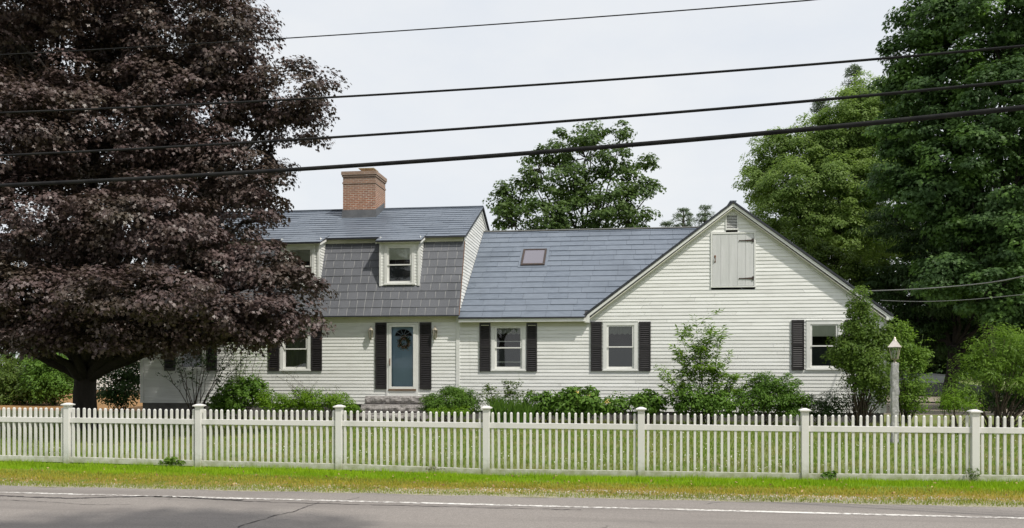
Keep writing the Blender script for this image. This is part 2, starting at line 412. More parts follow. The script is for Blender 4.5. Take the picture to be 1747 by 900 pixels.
# haze towards the horizon is a little bluer on the left, brighter high on the right
sx = nt.nodes.new('ShaderNodeSeparateXYZ'); nt.links.new(tc.outputs['Generated'], sx.inputs[0])
cov = ramp(nt, n1, .1, .4)
mm = N(nt, 'ShaderNodeMath', operation='MULTIPLY'); nt.links.new(cov, mm.inputs[0]); mm.inputs[1].default_value = .9
nt.links.new(mixc(nt, mm.outputs[0], sky.outputs[0], cloud), bg.inputs[0])
sl = bpy.data.lights.new('sun', 'SUN'); sl.energy = 3.3; sl.angle = math.radians(1.2); sl.color = (1, .95, .86)
so = bpy.data.objects.new('sun', sl); C.objects.link(so); so.rotation_euler = (-SD).to_track_quat('-Z', 'Y').to_euler(); so.location = (20, -20, 30)
vs = scn.view_settings; vs.view_transform = 'Standard'; vs.look = 'None'; vs.exposure = .25; vs.gamma = 1
scn.cycles.use_denoising = True
scn.cycles.max_bounces = 6; scn.cycles.diffuse_bounces = 3; scn.cycles.transparent_max_bounces = 12

# ------------------------------------------------------------------ ground, road, verge
RA, RB = gnd(0, 829), gnd(1747, 866)           # asphalt edge
rd = (RB-RA); rd.z = 0; rd.normalize(); rn_ = Vector((-rd.y, rd.x, 0))
def rl(s, t, z=0):  # along the road from RA, t metres towards the house
    p = RA+rd*s+rn_*t; return Vector((p.x, p.y, z))
def dip(x, y):
    px_ = np.interp(x, [-14, -10, -7.4, -4.9, -2.3, .25, 2.9, 5.5, 9], [0, -.01, -.035, -.045, -.085, -.07, -.06, -.03, -.01])
    yf = 14.2-.028*x
    return px_*np.clip(1-np.abs(y-yf)/np.where(y < yf, 2.0, 3.2), 0, 1)**.8
def gridsheet(name, xs, ys, mat, z, f=None):
    b = MB(); me = bpy.data.meshes.new(name); V = []; Fc = []
    for y in ys:
        for x in xs:
            q = f(x, y) if f else (x, y); V.append((q[0], q[1], z+float(dip(q[0], q[1]))))
    n = len(xs)
    for j in range(len(ys)-1):
        for i in range(n-1): Fc.append((j*n+i, j*n+i+1, (j+1)*n+i+1, (j+1)*n+i))
    me.from_pydata(V, [], Fc); me.update(); return tag(link(name, me, mat), kind='structure')
def sheet(name, pts, mat, z):
    b = MB(); b.face([(p[0], p[1], z) for p in pts]); return tag(b.build(name, mat), kind='structure')
def groundmat():
    m, nt, p = nm('lawn_ground'); v = coord(nt)
    a = noise(nt, v, .35, 5); b_ = noise(nt, v, 7, 5)
    c = mixc(nt, ramp(nt, b_, .3, .7), (.11, .15, .03), (.18, .20, .06))
    c = mixc(nt, ramp(nt, a, .5, .72), c, (.15, .125, .06))
    nt.links.new(c, p.inputs['Base Color']); p.inputs['Roughness'].default_value = .95
    bump(nt, p, noise(nt, v, 30), .6, .03); return m
gridsheet('ground', [-900]+[-26+i*.5 for i in range(90)]+[900], [-900]+[11+i*.25 for i in range(32)]+[900], groundmat(), 0)
def roadmat():
    m, nt, p = nm('worn_asphalt'); v = coord(nt)
    fine = noise(nt, v, 55, 4, .85); mid = noise(nt, coord(nt, (.25, 1.6, 1)), 1.1, 5); 
    c = mixc(nt, ramp(nt, fine, .3, .7), (.14, .125, .117), (.33, .30, .277))
    c = mixc(nt, ramp(nt, mid, .45, .75), c, (.17, .153, .143))
    vo = N(nt, 'ShaderNodeTexVoronoi', feature='DISTANCE_TO_EDGE', i_Scale=.45)
    wv = nt.nodes.new('ShaderNodeMix'); wv.data_type = 'VECTOR'; wv.inputs[0].default_value = .35
    nt.links.new(v, wv.inputs[4]); nn = N(nt, 'ShaderNodeTexNoise', i_Scale=2.5, i_Detail=5.0); nt.links.new(v, nn.inputs['Vector']); nt.links.new(nn.outputs['Color'], wv.inputs[5])
    nt.links.new(wv.outputs[1], vo.inputs['Vector'])
    cr = ramp(nt, vo.outputs['Distance'], .008, .0); msk = ramp(nt, noise(nt, v, .5, 2), .55, .62)
    mu = N(nt, 'ShaderNodeMath', operation='MULTIPLY'); nt.links.new(cr, mu.inputs[0]); nt.links.new(msk, mu.inputs[1])
    c = mixc(nt, mu.outputs[0], c, (.05, .045, .045))
    nt.links.new(c, p.inputs['Base Color']); p.inputs['Roughness'].default_value = .9
    bump(nt, p, fine, .5, .01); return m
RM = roadmat()
b = MB(); n = 260
up = [rl(-40+i*100/n, .05*math.sin(i*1.7)+random.uniform(-.03, .03), .006) for i in range(n+1)]
dn = [rl(-40+i*100/n, -9.5, .006) for i in range(n+1)]
for i in range(n): b.face([dn[i], dn[i+1], up[i+1], up[i]])
tag(b.build('road', RM), kind='structure')
WA, WB = gnd(0, 840.5), gnd(1747, 885)
wd = (WB-WA).normalized(); wn = Vector((-wd.y, wd.x, 0))
def linemat():
    m, nt, p = nm('worn_line_paint'); v = coord(nt)
    n_ = noise(nt, v, 14, 6, .75); n2_ = noise(nt, v, .6, 3)
    ad = N(nt, 'ShaderNodeMath', operation='ADD'); nt.links.new(n_, ad.inputs[0])
    mu = N(nt, 'ShaderNodeMath', operation='MULTIPLY'); mu.inputs[1].default_value = .5; nt.links.new(n2_, mu.inputs[0]); nt.links.new(mu.outputs[0], ad.inputs[1])
    c = mixc(nt, ramp(nt, ad.outputs[0], .68, .84), (.72, .70, .67), (.24, .215, .20))
    nt.links.new(c, p.inputs['Base Color']); p.inputs['Roughness'].default_value = .8; return m
b = MB(); n = 600
for i in range(n):
    s0, s1 = -35+i*90/n, -35+(i+1)*90/n
    p0, p1 = WA+wd*s0, WA+wd*s1; h0 = .052
    b.face([p0-wn*h0+Vector((0, 0, .010)), p1-wn*h0+Vector((0, 0, .010)), p1+wn*h0+Vector((0, 0, .010)), p0+wn*h0+Vector((0, 0, .010))])
tag(b.build('road_edge_line', linemat()), kind='structure')
# cracks and the ragged seam just below the line
b = MB()
def crack(pp, w0):
    pts = []
    for i in range(len(pp)-1):
        a0, a1 = gnd(*pp[i]), gnd(*pp[i+1]); k = max(2, int((a1-a0).length/.06))
        for j in range(k): pts.append(a0.lerp(a1, j/k))
    pts = [p+Vector((random.uniform(-.015, .015), random.uniform(-.02, .02), 0)) for p in pts]
    ww = [w0*random.uniform(.3, 1.5) for _ in pts]
    for i in range(len(pts)-1):
        d = (pts[i+1]-pts[i]).normalized(); q = Vector((-d.y, d.x, 0)); z = Vector((0, 0, .010))
        b.face([pts[i]-q*ww[i]+z, pts[i+1]-q*ww[i+1]+z, pts[i+1]+q*ww[i+1]+z, pts[i]+q*ww[i]+z])
crack([(0, 846), (60, 849), (120, 851), (180, 849), (250, 847), (330, 850), (420, 854)], .035)
crack([(300, 849), (420, 856), (520, 859), (640, 862), (760, 865), (880, 868), (1000, 871)], .012)
crack([(545, 858), (525, 864), (500, 874), (470, 880), (450, 887), (425, 893), (400, 903)], .010)
crack([(560, 858), (590, 854), (620, 848)], .006)
crack([(-20, 853), (70, 856), (150, 862), (230, 861)], .006)
tag(b.build('road_cracks', simple('crack_tar', (.07, .062, .062), (.045, .04, .04), .9, 8)), kind='structure')
# verge: mown grass by the fence, dry brown band, thin grass and gravel by the asphalt
def vergemat():
    m, nt, p = nm('verge_soil'); v = coord(nt)
    dt_ = N(nt, 'ShaderNodeVectorMath', operation='DOT_PRODUCT'); dt_.inputs[1].default_value = (rn_.x, rn_.y, 0); nt.links.new(v, dt_.inputs[0])
    sb_ = N(nt, 'ShaderNodeMath', operation='SUBTRACT'); nt.links.new(dt_.outputs['Value'], sb_.inputs[0]); sb_.inputs[1].default_value = RA.x*rn_.x+RA.y*rn_.y
    n_ = noise(nt, v, 1.3, 5); nf = noise(nt, v, 22, 4, .7)
    ma = N(nt, 'ShaderNodeMath', operation='MULTIPLY_ADD'); nt.links.new(n_, ma.inputs[0]); ma.inputs[1].default_value = .7; nt.links.new(sb_.outputs[0], ma.inputs[2])
    d = ma.outputs[0]   # distance from asphalt + wobble (adds about .35)
    c = mixc(nt, ramp(nt, nf, .35, .65), (.19, .135, .02), (.29, .21, .035))
    c = mixc(nt, ramp(nt, noise(nt, v, 3.2, 4), .55, .66), c, (.10, .16, .02))
    c = mixc(nt, ramp(nt, d, 1.35, 2.0), c, (.12, .2, .01))
    gr = mixc(nt, ramp(nt, nf, .4, .6), (.20, .2, .09), (.40, .36, .30))
    c = mixc(nt, ramp(nt, d, .95, .55), c, gr)
    nt.links.new(c, p.inputs['Base Color']); p.inputs['Roughness'].default_value = .95
    bump(nt, p, nf, .7, .03); return m
FP = [116, 340, 579, 830, 1094, 1373, 1663]
FA, FB = Vector((-10.11, 14.48, 0)), Vector((5.45, 14.04, 0))
def vv(x, y): p = rl(x, y); return (p.x, p.y)
vg = gridsheet('verge', [-40]+[-6+i*.5 for i in range(60)]+[60], [-.02+i*.18 for i in range(18)], vergemat(), .004, vv)
def on(px, A=FA, B=FB):
    d = ray(px, 625); D = B-A
    # solve A + k D = t d in xy
    det = D.x*(-d.y)+d.x*D.y; k = ((-A.x)*(-d.y)+d.x*(-A.y))/det
    return A+D*k
def scatter(n, s0, s1, t0, t1, f):
    s = RNG.uniform(s0, s1, n); t = RNG.uniform(t0, t1, n); k = f(s, t); s, t = s[k], t[k]
    P = np.stack([RA.x+rd.x*s+rn_.x*t, RA.y+rd.y*s+rn_.y*t, np.zeros(len(s))], 1); P[:, 2] = dip(P[:, 0], P[:, 1])+.003; return P, s, t
def wob(s): return .16*np.sin(s*1.3)+.1*np.sin(s*3.1+1)+.07*np.sin(s*7.7)
P1, s, t = scatter(66000, -2.5, 21, 1.5, 2.66, lambda s, t: RNG.random(len(s)) < np.clip((t-1.42+wob(s)*1.3)/.55, 0, 1)*(.55+.45*(np.sin(s*2.3+np.sin(t*5+s))+np.sin(s*5.1+t*7) > -.6)))
V = blades(P1, np.where(t > 2.0, .075, .055)*(1+.35*np.sin(s*3.7+np.sin(s*1.1)*2)*np.cos(t*6)), .012); vr = np.clip(RNG.random(len(V))*.6+.2+.25*np.sin(s*1.9)*np.sin(t*4+s), 0, 1)
g = np_mesh('verge_grass', V, 3, vr, M['grass']); tag(g, 'bright green grass strip growing at the foot of the white fence', 'grass', kind='stuff')
P2, s, t = scatter(52000, -2.5, 21, .0, 1.85, lambda s, t: RNG.random(len(s)) < np.clip((t-.72+wob(s)*.6)/.25, .06, 1))
V = blades(P2, .035, .011, .9); g = np_mesh('dry_verge_grass', V, 3, RNG.random(len(V)), M['drygrass']); tag(g, 'short scorched brown grass between the green strip and the road', 'grass', kind='stuff')
P3, s, t = scatter(46000, -2.5, 21, .02, 1.7, lambda s, t: RNG.random(len(s)) < np.clip(np.exp(-((t-.22+wob(s*1.7)*.5)/.2)**2)+.22+.35*(s < 6)+.3*np.sin(s*1.3+2)*np.sin(t*5), 0, 1))
V = blades(P3, .04, .011, .8); g = np_mesh('thin_roadside_grass', V, 3, RNG.random(len(V)), leafmat('yellow_green_blade', (.17, .22, .03), (.27, .31, .05), .6, .35, .2)); tag(g, 'thin patchy grass along the asphalt edge', 'grass', kind='stuff')
# gravel
ng = 9000; P, s, t = scatter(ng, -1, 20, -.05, .95, lambda s, t: RNG.random(len(s)) < np.clip(np.exp(-((t-.5+wob(s)*.5)/.2)**2)*(.12+.88*np.clip((s-3)/5, 0, 1)), 0, 1))
r = RNG.uniform(.006, .02, len(P)); Vs = []
for a0 in (0, 2.1, 4.2):
    p0 = P+np.stack([np.cos(a0)*r, np.sin(a0)*r, 0*r], 1); p1 = P+np.stack([np.cos(a0+2.1)*r, np.sin(a0+2.1)*r, 0*r], 1)
    Vs.append(np.stack([p0, p1, P+np.stack([0*r, 0*r, r*.8], 1)], 1))
V = np.concatenate(Vs); g = np_mesh('roadside_gravel', V, 3, np.tile(RNG.random(len(P)), 3), leafmat('gravel_stone', (.3, .27, .23), (.52, .48, .42), .9, 0)); tag(g, 'pale gravel washed along the verge by the road', 'gravel', kind='stuff')
# lawn blades
n = 95000; X = RNG.uniform(-17, 13, n); Yl = 14.45+(RNG.random(n)**1.35)*13
Pl = np.stack([X, Yl, dip(X, Yl)+.002], 1); V = blades(Pl, .06*(1+.06*(Yl-14)), .022, .6)
g = np_mesh('lawn_grass', V, 3, RNG.random(n), M['lawn']); tag(g, 'mown front lawn between the white fence and the house', 'grass', kind='stuff')
n = 2600; X = RNG.uniform(-12, 11, n); Yc = 14.6+RNG.random(n)**1.3*11; k = np.sin(X*.9)+np.sin(Yc*1.3+X*.4) > -.4; X, Yc = X[k], Yc[k]; n = len(X)
V = leaves(np.stack([X, Yc, .055+.02*RNG.random(n)], 1), nrm(RNG.normal(size=(n, 3))*.6+np.array([0, -.5, .7])), RNG.normal(size=(n, 3)), .03, 'dia')
tag(np_mesh('clover_blossom', V, 4, RNG.random(n), leafmat('pale_clover', (.55, .55, .42), (.7, .7, .6), .7, .2)), 'tiny pale clover blossoms scattered over the lawn', 'clover', kind='stuff')
P, s_, t_ = scatter(420, -1, 20, .1, 2.6, lambda s, t: RNG.random(len(s)) < .8); n = len(P); P[:, 2] += .035+.02*RNG.random(n)
V = leaves(P, nrm(RNG.normal(size=(n, 3))*.5+np.array([0, -.3, .8])), RNG.normal(size=(n, 3)), .05, 'oval')
tag(np_mesh('fallen_leaves', V, V.shape[1], RNG.random(n), leafmat('dead_leaf', (.16, .08, .03), (.42, .30, .14), .8, .1)), 'dead leaves scattered on the roadside verge', 'leaves', kind='stuff')
# mulch bed in front of the foundation, drive at the right
def bedmat(name, a, b_): return simple(name, a, b_, .95, 8, .6, bd=.04)
sheet('planting_bed', [(-16.5, 25.4), (-9, 26.4), (7.9, 25.9), (8.4, Y0-.02), (-16.5, Y0-.02)], bedmat('dark_soil', (.055, .036, .024), (.03, .02, .014)), .004)
sheet('leaf_litter', [(-42, 31.5), (-18, 31.5), (-17.5, 60), (-60, 60)], bedmat('orange_leaf_litter', (.34, .18, .06), (.2, .11, .04)), .004)
sheet('driveway', [(9.6, 33), (17, 33), (22, 60), (11, 60)], bedmat('sandy_drive', (.33, .29, .23), (.24, .2, .16)), .006)

# ------------------------------------------------------------------ house
XL, XR = -16.62, -5.36
GX0, GX1 = -1.16, 8.10
GP = 3.47
HX = (XL+GX1)/2
house = empty('clapboard_house', (HX, Y0, 0), 'long white clapboard house with grey roofs, brick chimney and dark shutters', 'house')
def px2x(px, Y=Y0): return at(px, 600, Y).x
def pz(px, py, Y=Y0): return at(px, py, Y).z
CRS = .1145
def siding(b, mp, z0, z1, ext, openings=(), out=.02, crs=CRS):
    n = int(math.ceil((z1-z0)/crs)); 
    for i in range(n):
        a = z0+i*crs; c = min(a+crs, z1); e0 = ext(a+.002); e1 = ext(c-.002)
        if e0 is None and e1 is None: continue
        e0 = e0 or e1; e1 = e1 or ((e0[0]+e0[1])/2,)*2
        segs = [(e0[0], e0[1], e1[0], e1[1])]
        for (s0, s1, q0, q1) in openings:
            if c <= q0 or a >= q1: continue
            ns = []
            for (l0, r0, l1, r1) in segs:
                if s1 <= min(l0, l1) or s0 >= max(r0, r1): ns.append((l0, r0, l1, r1)); continue
                if s0 > l0: ns.append((l0, s0, l1, s0))
                if s1 < r0: ns.append((s1, r0, s1, r1))
            segs = ns
        for (l0, r0, l1, r1) in segs:
            # random butt joints along the course
            L = r0-l0; cuts = [0, 1]
            if L > 4: cuts = [0]+sorted(random.uniform(.1, .9) for _ in range(int(L/3.6)))+[1]
            for k in range(len(cuts)-1):
                u0, u1 = cuts[k], cuts[k+1]; g = .0015/max(L, .1)
                A0, A1 = l0+L*u0, l0+L*u1-.005; B0, B1 = l1+(r1-l1)*u0, l1+(r1-l1)*u1-.005
                b.rn = random.random()
                b.face([mp(A0, a, out), mp(A1, a, out), mp(B1, c, .004), mp(B0, c, .004)])
                b.face([mp(A0, a, 0), mp(A1, a, 0), mp(A1, a, out), mp(A0, a, out)])
    b.rn = None
front = lambda Y: (lambda s, z, o: (s, Y-o, z))
sideR = lambda X: (lambda s, z, o: (X+o, s, z))
sideL = lambda X: (lambda s, z, o: (X-o, s, z))
# main gambrel profile
EZ = pz(700, 538, Y0-.28)                     # lower eave edge
YB, ZB = Y0+.75, pz(760, 411, Y0+.75)         # top of steep slope
YU, ZU = Y0+.55, pz(760, 402.5, Y0+.55)       # front edge of upper slope
YR = Y0+4.35; ZR = pz(830, 352.5, YR)
depth = 8.7; YK = Y0+depth
# connector / garage
CE = pz(900, 541, Y0-.3)                      # eave edge height of the low wing
YC = Y0+4.9; CZ = pz(1010, 391.5, YC)
PZ = pz(1250, 343, Y0-.2)                     # gable peak, top of the roofing
GEL = pz(1000, 536, Y0-.2); GER = pz(1523, 536, Y0-.2)
XE1 = at(1523, 600, Y0-.2).x
# openings: (xl, xr, zb, zt) outer casing
def win_rect(p0, p1, t, bt, Y=Y0): return (px2x(p0, Y), px2x(p1, Y), pz((p0+p1)/2, bt, Y), pz((p0+p1)/2, t, Y))
WINS = [win_rect(478.5, 530.5, 555.5, 632), win_rect(838.5, 897, 551.5, 632), win_rect(1029, 1088, 548.5, 632), win_rect(1375.5, 1436, 546.5, 630.5), win_rect(301, 352, 557.5, 632)]
SHUT = [(459, 477), (532, 550), (818.5, 837), (898.5, 916.5), (1008, 1027), (1090, 1110), (1350, 1371.5), (1441, 1463), (281.5, 299.5), (353.5, 371)]
SHY = [(553.5, 632.5), (553.5, 632.5), (550.5, 633), (550.5, 633), (548.5, 632.5), (548.5, 632.5), (545.5, 631), (545.5, 631), (555, 632), (555, 632)]
DOOR = (px2x(660), px2x(714), pz(687, 674), pz(687, 550))
LOFT = win_rect(1212.5, 1289, 396, 490); VENT = win_rect(1237.5, 1259.5, 364.5, 392)
def inner(r, m): return (r[0]+m, r[1]-m, r[2]+m, r[3]-m)
ops = [inner(r, .09) for r in WINS]+[inner(DOOR, .02)]
ops_f = [(a, b_, c, d) for a, b_, c, d in ops]
MB0 = .52
b = MB(); siding(b, front(Y0), MB0, EZ+.02, lambda z: (XL, XR), ops_f)
b.build('wall', M['siding'], house)
WB0 = pz(1300, 703)
b = MB()
def gext(z):
    if z < CE-.05: return (XR+.0, GX1)
    zt = PZ-.16
    if z >= zt: return None
    k = (zt-z)/(zt-GEL+.0)
    return (GP-(GP-GX0)*k, GP+(GX1+.1-GP)*k) if z > GEL-.02 else (GX0, GX1)
siding(b, front(Y0), WB0, PZ-.2, gext, ops_f+[inner(LOFT, .02), inner(VENT, .02)])
b.build('wall', M['siding'], house)
# side walls of the main block follow the gambrel
def gam(z):
    def yat(z):
        if z < EZ: return 0
        if z < ZB: return max(0, (-.28+(z-EZ)/(ZB-EZ)*(YB-Y0+.28))+.05)
        return YB-Y0+(z-ZB)/(ZR-.1-ZB)*(YR-YB)
    if z > ZR-.12: return None
    y = yat(z); return (Y0+y, YK-y)
for nm_, X, mpf in (('r', XR, sideR(XR)), ('l', XL, sideL(XL))):
    b = MB(); siding(b, mpf, MB0, ZR-.12, gam); b.build('side_wall', M['siding'], house)
b = MB(); siding(b, sideR(GX1), WB0, GER+.05, lambda z: (Y0, Y0+9.2)); b.build('side_wall', M['siding'], house)
b = MB(); siding(b, lambda s, z, o: (s, YK+o, z), MB0, EZ, lambda z: (XL, XR))
siding(b, lambda s, z, o: (s, Y0+9.2+o, z), WB0, PZ-.2, gext); b.build('rear_wall', M['siding'], house)
# foundations
b = MB(); b.box((XL+.03, Y0+.03, -.2), (XR-.03, YK-.03, MB0+.03)); b.build('foundation', M['found'], house)
b = MB(); b.box((XR-.02, Y0+.03, -.2), (GX1-.03, Y0+9.17, WB0+.03)); b.build('foundation', M['found'], house)
# corner boards
for X0_, X1_, zb, zt, Yf in ((XL-.03, XL+.10, MB0, EZ, Y0), (XR-.105, XR+.02, MB0-.25, EZ+.02, Y0), (GX1-.10, GX1+.03, WB0, GER, Y0)):
    b = MB(); b.box((X0_, Yf-.035, zb), (X1_, Yf+.1, zt)); b.build('corner_board', M['trim'], house, bevel=.004)
b = MB(); b.box((XL-.034, Y0+.1, MB0), (XL+.02, Y0+.2, EZ)); b.build('corner_board', M['trim'], house)
# friezes and fascias
b = MB(); b.box((XL+.1, Y0-.045, EZ-.20), (XR-.105, Y0-.003, EZ+.0)); b.box((XL, Y0-.25, EZ-.03), (XR+.03, Y0-.045, EZ-.004)); b.build('frieze_board', M['soffit'], house)
b = MB(); b.box((XR+.03, Y0-.29, CE-.14), (GX0-.02, Y0-.262, CE-.035)); b.build('fascia', M['trim'], house)
b = MB(); b.box((XR+.03, Y0-.262, CE-.12), (GX0-.02, Y0-.045, CE-.1)); b.box((XR+.02, Y0-.045, CE-.27), (GX0-.0, Y0-.003, CE-.1)); b.build('frieze_board', M['soffit'], house)
# ---- shingled slopes
def shingles(b, P, U, V, Nn, lo, hi, L, exp, wid, gap, thick, clip=None, jit=.004):
    """P eave origin; U along, V up slope, Nn normal; from lo..hi along U, 0..L up"""
    P, U, V, Nn = map(Vector, (P, U, V, Nn)); k = 0; v = 0.0
    while v < L-.01:
        v1 = min(v+exp, L); l, h = (lo, hi) if clip is None else clip(v+exp/2)
        x = l-random.random()*wid*.8
        while x < h:
            w_ = wid*random.uniform(.8, 1.2); a = max(x, l); c = min(x+w_-gap, h)
            if c-a > .03:
                j = random.uniform(-jit, jit); t = thick*random.uniform(.8, 1.2); b.rn = random.random()
                p0 = P+U*a+V*(v+j); p1 = P+U*c+V*(v+j); p2 = P+U*c+V*(v1+.03); p3 = P+U*a+V*(v1+.03)
                b.face([p0+Nn*t, p1+Nn*t, p2+Nn*.003, p3+Nn*.003])
                b.face([p0, p1, p1+Nn*t, p0+Nn*t]); b.face([p0, p0+Nn*t, p3+Nn*.003, p3]); b.face([p1+Nn*t, p1, p2, p2+Nn*.003])
            x += w_
        v += exp
    b.rn = None
def slope(name, mats, p0, p1, lo, hi, exp, wid, gap, thick, clip=None, parent=house, base=.03, under=None):
    """p0=(y,z) eave, p1=(y,z) top; faces -Y"""
    d = Vector((0, p1[0]-p0[0], p1[1]-p0[1])); L = d.length; V = d.normalized(); U = Vector((1, 0, 0)); Nn = U.cross(V)
    b = MB(); shingles(b, (0, p0[0], p0[1]), U, V, Nn, lo, hi, L, exp, wid, gap, thick, clip)
    b.mi = 1
    if clip is None: q = [(lo, 0), (hi, 0), (hi, L), (lo, L)]
    else: q = [(clip(0)[0], 0), (clip(0)[1], 0), (clip(L)[1], L), (clip(L)[0], L)]
    O = Vector((0, p0[0], p0[1])); b.prism([O+U*x+V*v-Nn*base for x, v in q], Nn*(base-.001))
    return b.build(name, mats, parent)
RX0, RX1 = XL-.12, XR+.10
# upper slope of the main block (front) and back slopes
slope('roof', [M['slate'], M['underlay']], (YU, ZU), (YR, ZR), RX0, RX1, .30, .6, .006, .022)
slope('roof', [M['shake'], M['jointgrey']], (Y0-.28, EZ), (YB, ZB), RX0+.04, RX1-.06, .30, .31, .022, .018)
def backslope(name, p0, p1, lo, hi, m):
    d = Vector((0, p1[0]-p0[0], p1[1]-p0[1])); V = d.normalized(); Nn = Vector((1, 0, 0)).cross(V)*-1
    b = MB(); O = Vector((0, *p0)); U = Vector((1, 0, 0))
    shingles(b, O, U, V, Nn, lo, hi, d.length, .3, .6, .004, .014); b.mi = 1
    b.prism([O+U*lo-Nn*.03, O+U*hi-Nn*.03, O+U*hi+d-Nn*.03, O+U*lo+d-Nn*.03], Nn*.028); return b.build(name, [m, M['underlay']], house)
backslope('roof', (2*YR-YU, ZU), (YR, ZR), RX0, RX1, M['slate'])
backslope('roof', (YK+.28, EZ), (2*YR-YB, ZB), RX0+.04, RX1-.06, M['shake'])
b = MB(); b.beam((RX0, YR, ZR+.012), (RX1, YR, ZR+.012), (0, .11, 0), (0, 0, .02)); b.build('ridge_cap', M['slate'], house)
# dark drip edges and rake boards of the main block
b = MB()
for sgn in (1, -1):
    yy = lambda y: YR+sgn*(YR-y)*-1 if sgn == 1 else YR+(YR-y)
    for X in (RX0-.005, RX1+.005):
        b.beam((X, yy(YU-.02), ZU-.03), (X, YR, ZR-.03), (.008, 0, 0), (0, .01, .035))
b.beam((RX0, YU-.025, ZU-.02), (RX1, YU-.025, ZU-.02), (0, .012, 0), (0, 0, .028))
b.build('drip_edge', M['darkedge'], house)
b = MB()
b.beam((RX0+.04, Y0-.30, EZ-.012), (RX1-.06, Y0-.30, EZ-.012), (0, .012, 0), (0, 0, .02)); b.build('drip_edge', M['darkedge'], house)
for sgn in (1, -1):
    for X in (XR+.035, XL-.035):
        y0_, y1_ = (YU+.15, YR) if sgn == 1 else (2*YR-YU-.15, YR)
        b = MB(); b.beam((X, y0_, ZU-.05), (X, y1_, ZR-.14), (.012, 0, 0), (0, 0, .06)); b.build('rake_board', M['trim'], house)
for X in (RX1-.05, RX0+.03):
    b = MB(); b.beam((X, Y0-.27, EZ+.0), (X, YB+.01, ZB), (.010, 0, 0), (0, .02, .0)); b.build('rake_edge', M['rust'], house)
# frieze between the slopes
b = MB(); b.box((XL, YB-.06, ZB-.02), (XR, YB-.02, ZB+.17)); b.build('frieze_board', M['soffit'], house)
# low wing roof
def cclip(v):
    y = v*math.cos(CA)
    return (XR+.025, GX0-.05 if v < .35 else min(GP-.02, GX0-.05+(y-.25)*1.08+.25))
CA = math.atan2(CZ-CE, YC-(Y0-.3))
slope('roof', [M['slate'], M['underlay']], (Y0-.3, CE), (YC, CZ), XR+.03, GP,   .385, .75, .006, .024, clip=cclip)
backslope('roof', (2*YC-Y0+.0-.2, CE+.05), (YC, CZ), XR+.03, GP-.05, M['slate'])
b = MB(); b.beam((XR+.03, YC, CZ+.012), (GP-.1, YC, CZ+.012), (0, .09, 0), (0, 0, .018)); b.build('ridge_cap', M['wiregrey'], house)
b = MB(); b.beam((XR+.03, Y0-.315, CE-.012), (GX0-.05, Y0-.315, CE-.012), (0, .014, 0), (0, 0, .026)); b.build('drip_edge', M['darkedge'], house)
# garage gable roof (slopes face left and right)
def gslope(xe, ze, name):
    s_ = 1 if xe > GP else -1
    O = Vector((xe, Y0-.2 if s_ > 0 else Y0+9.4, ze)); V = Vector((GP-xe, 0, PZ-ze)); L = V.length; V.normalize()
    U = Vector((0, 1 if s_ > 0 else -1, 0)); Nn = U.cross(V)
    if Nn.z < 0: Nn = -Nn
    b = MB(); shingles(b, O, U, V, Nn, 0, 9.6, L, .385, .75, .004, .024); b.mi = 1
    b.prism([O-Nn*.05, O+U*9.6-Nn*.05, O+U*9.6+V*L-Nn*.05, O+V*L-Nn*.05], Nn*.048)
    return b.build(name, [M['slate'], M['underlay']], house)
gslope(GX0-.08, GEL-.02, 'roof'); gslope(XE1, GER-.02, 'roof')
b = MB()
for xe, ze in ((GX0-.1, GEL-.03), (XE1+.01, GER-.02)):
    b.beam((xe, Y0-.215, ze-.02), (GP, Y0-.215, PZ-.02), (0, .016, 0), (0, 0, .038))
b.build('drip_edge', M['darkedge'], house)
for xe, ze in ((GX0-.06, GEL-.02), (XE1-.02, GER-.02)):
    b = MB(); s_ = 1 if xe > GP else -1
    b.beam((xe, Y0-.185, ze-.11), (GP, Y0-.185, PZ-.11), (0, .014, 0), (0, 0, .052)); b.build('rake_board', M['trim'], house)
    b = MB(); b.beam((xe+s_*-.1, Y0-.10, ze-.17), (GP, Y0-.10, PZ-.205), (0, .075, 0), (0, 0, .014)); b.build('soffit', M['soffit'], house)
    b = MB(); b.beam((xe+s_*-.12, Y0-.035, ze-.20), (GP, Y0-.035, PZ-.235), (0, .012, 0), (0, 0, .034)); b.build('rake_board', M['trim'], house)
b = MB(); b.box((GX0-.06, Y0-.2, GEL-.26), (GX0+.11, Y0-.03, GEL-.06)); b.build('eave_return', M['trim'], house)
b = MB(); b.box((GX1-.02, Y0-.2, GER-.17), (XE1, Y0-.03, GER-.05)); b.build('eave_return', M['trim'], house)
b = MB(); b.box((XE1-.02, Y0-.19, GER-.16), (XE1+.02, Y0+9.3, GER-.05)); b.box((GX1+.02, Y0-.03, GER-.17), (XE1-.02, Y0+9.3, GER-.14)); b.build('fascia', M['trim'], house)
b = MB(); b.beam((GP, Y0-.22, PZ+.008), (GP, Y0+9.4, PZ+.008), (.1, 0, 0), (0, 0, .016)); b.build('ridge_cap', M['slate'], house)
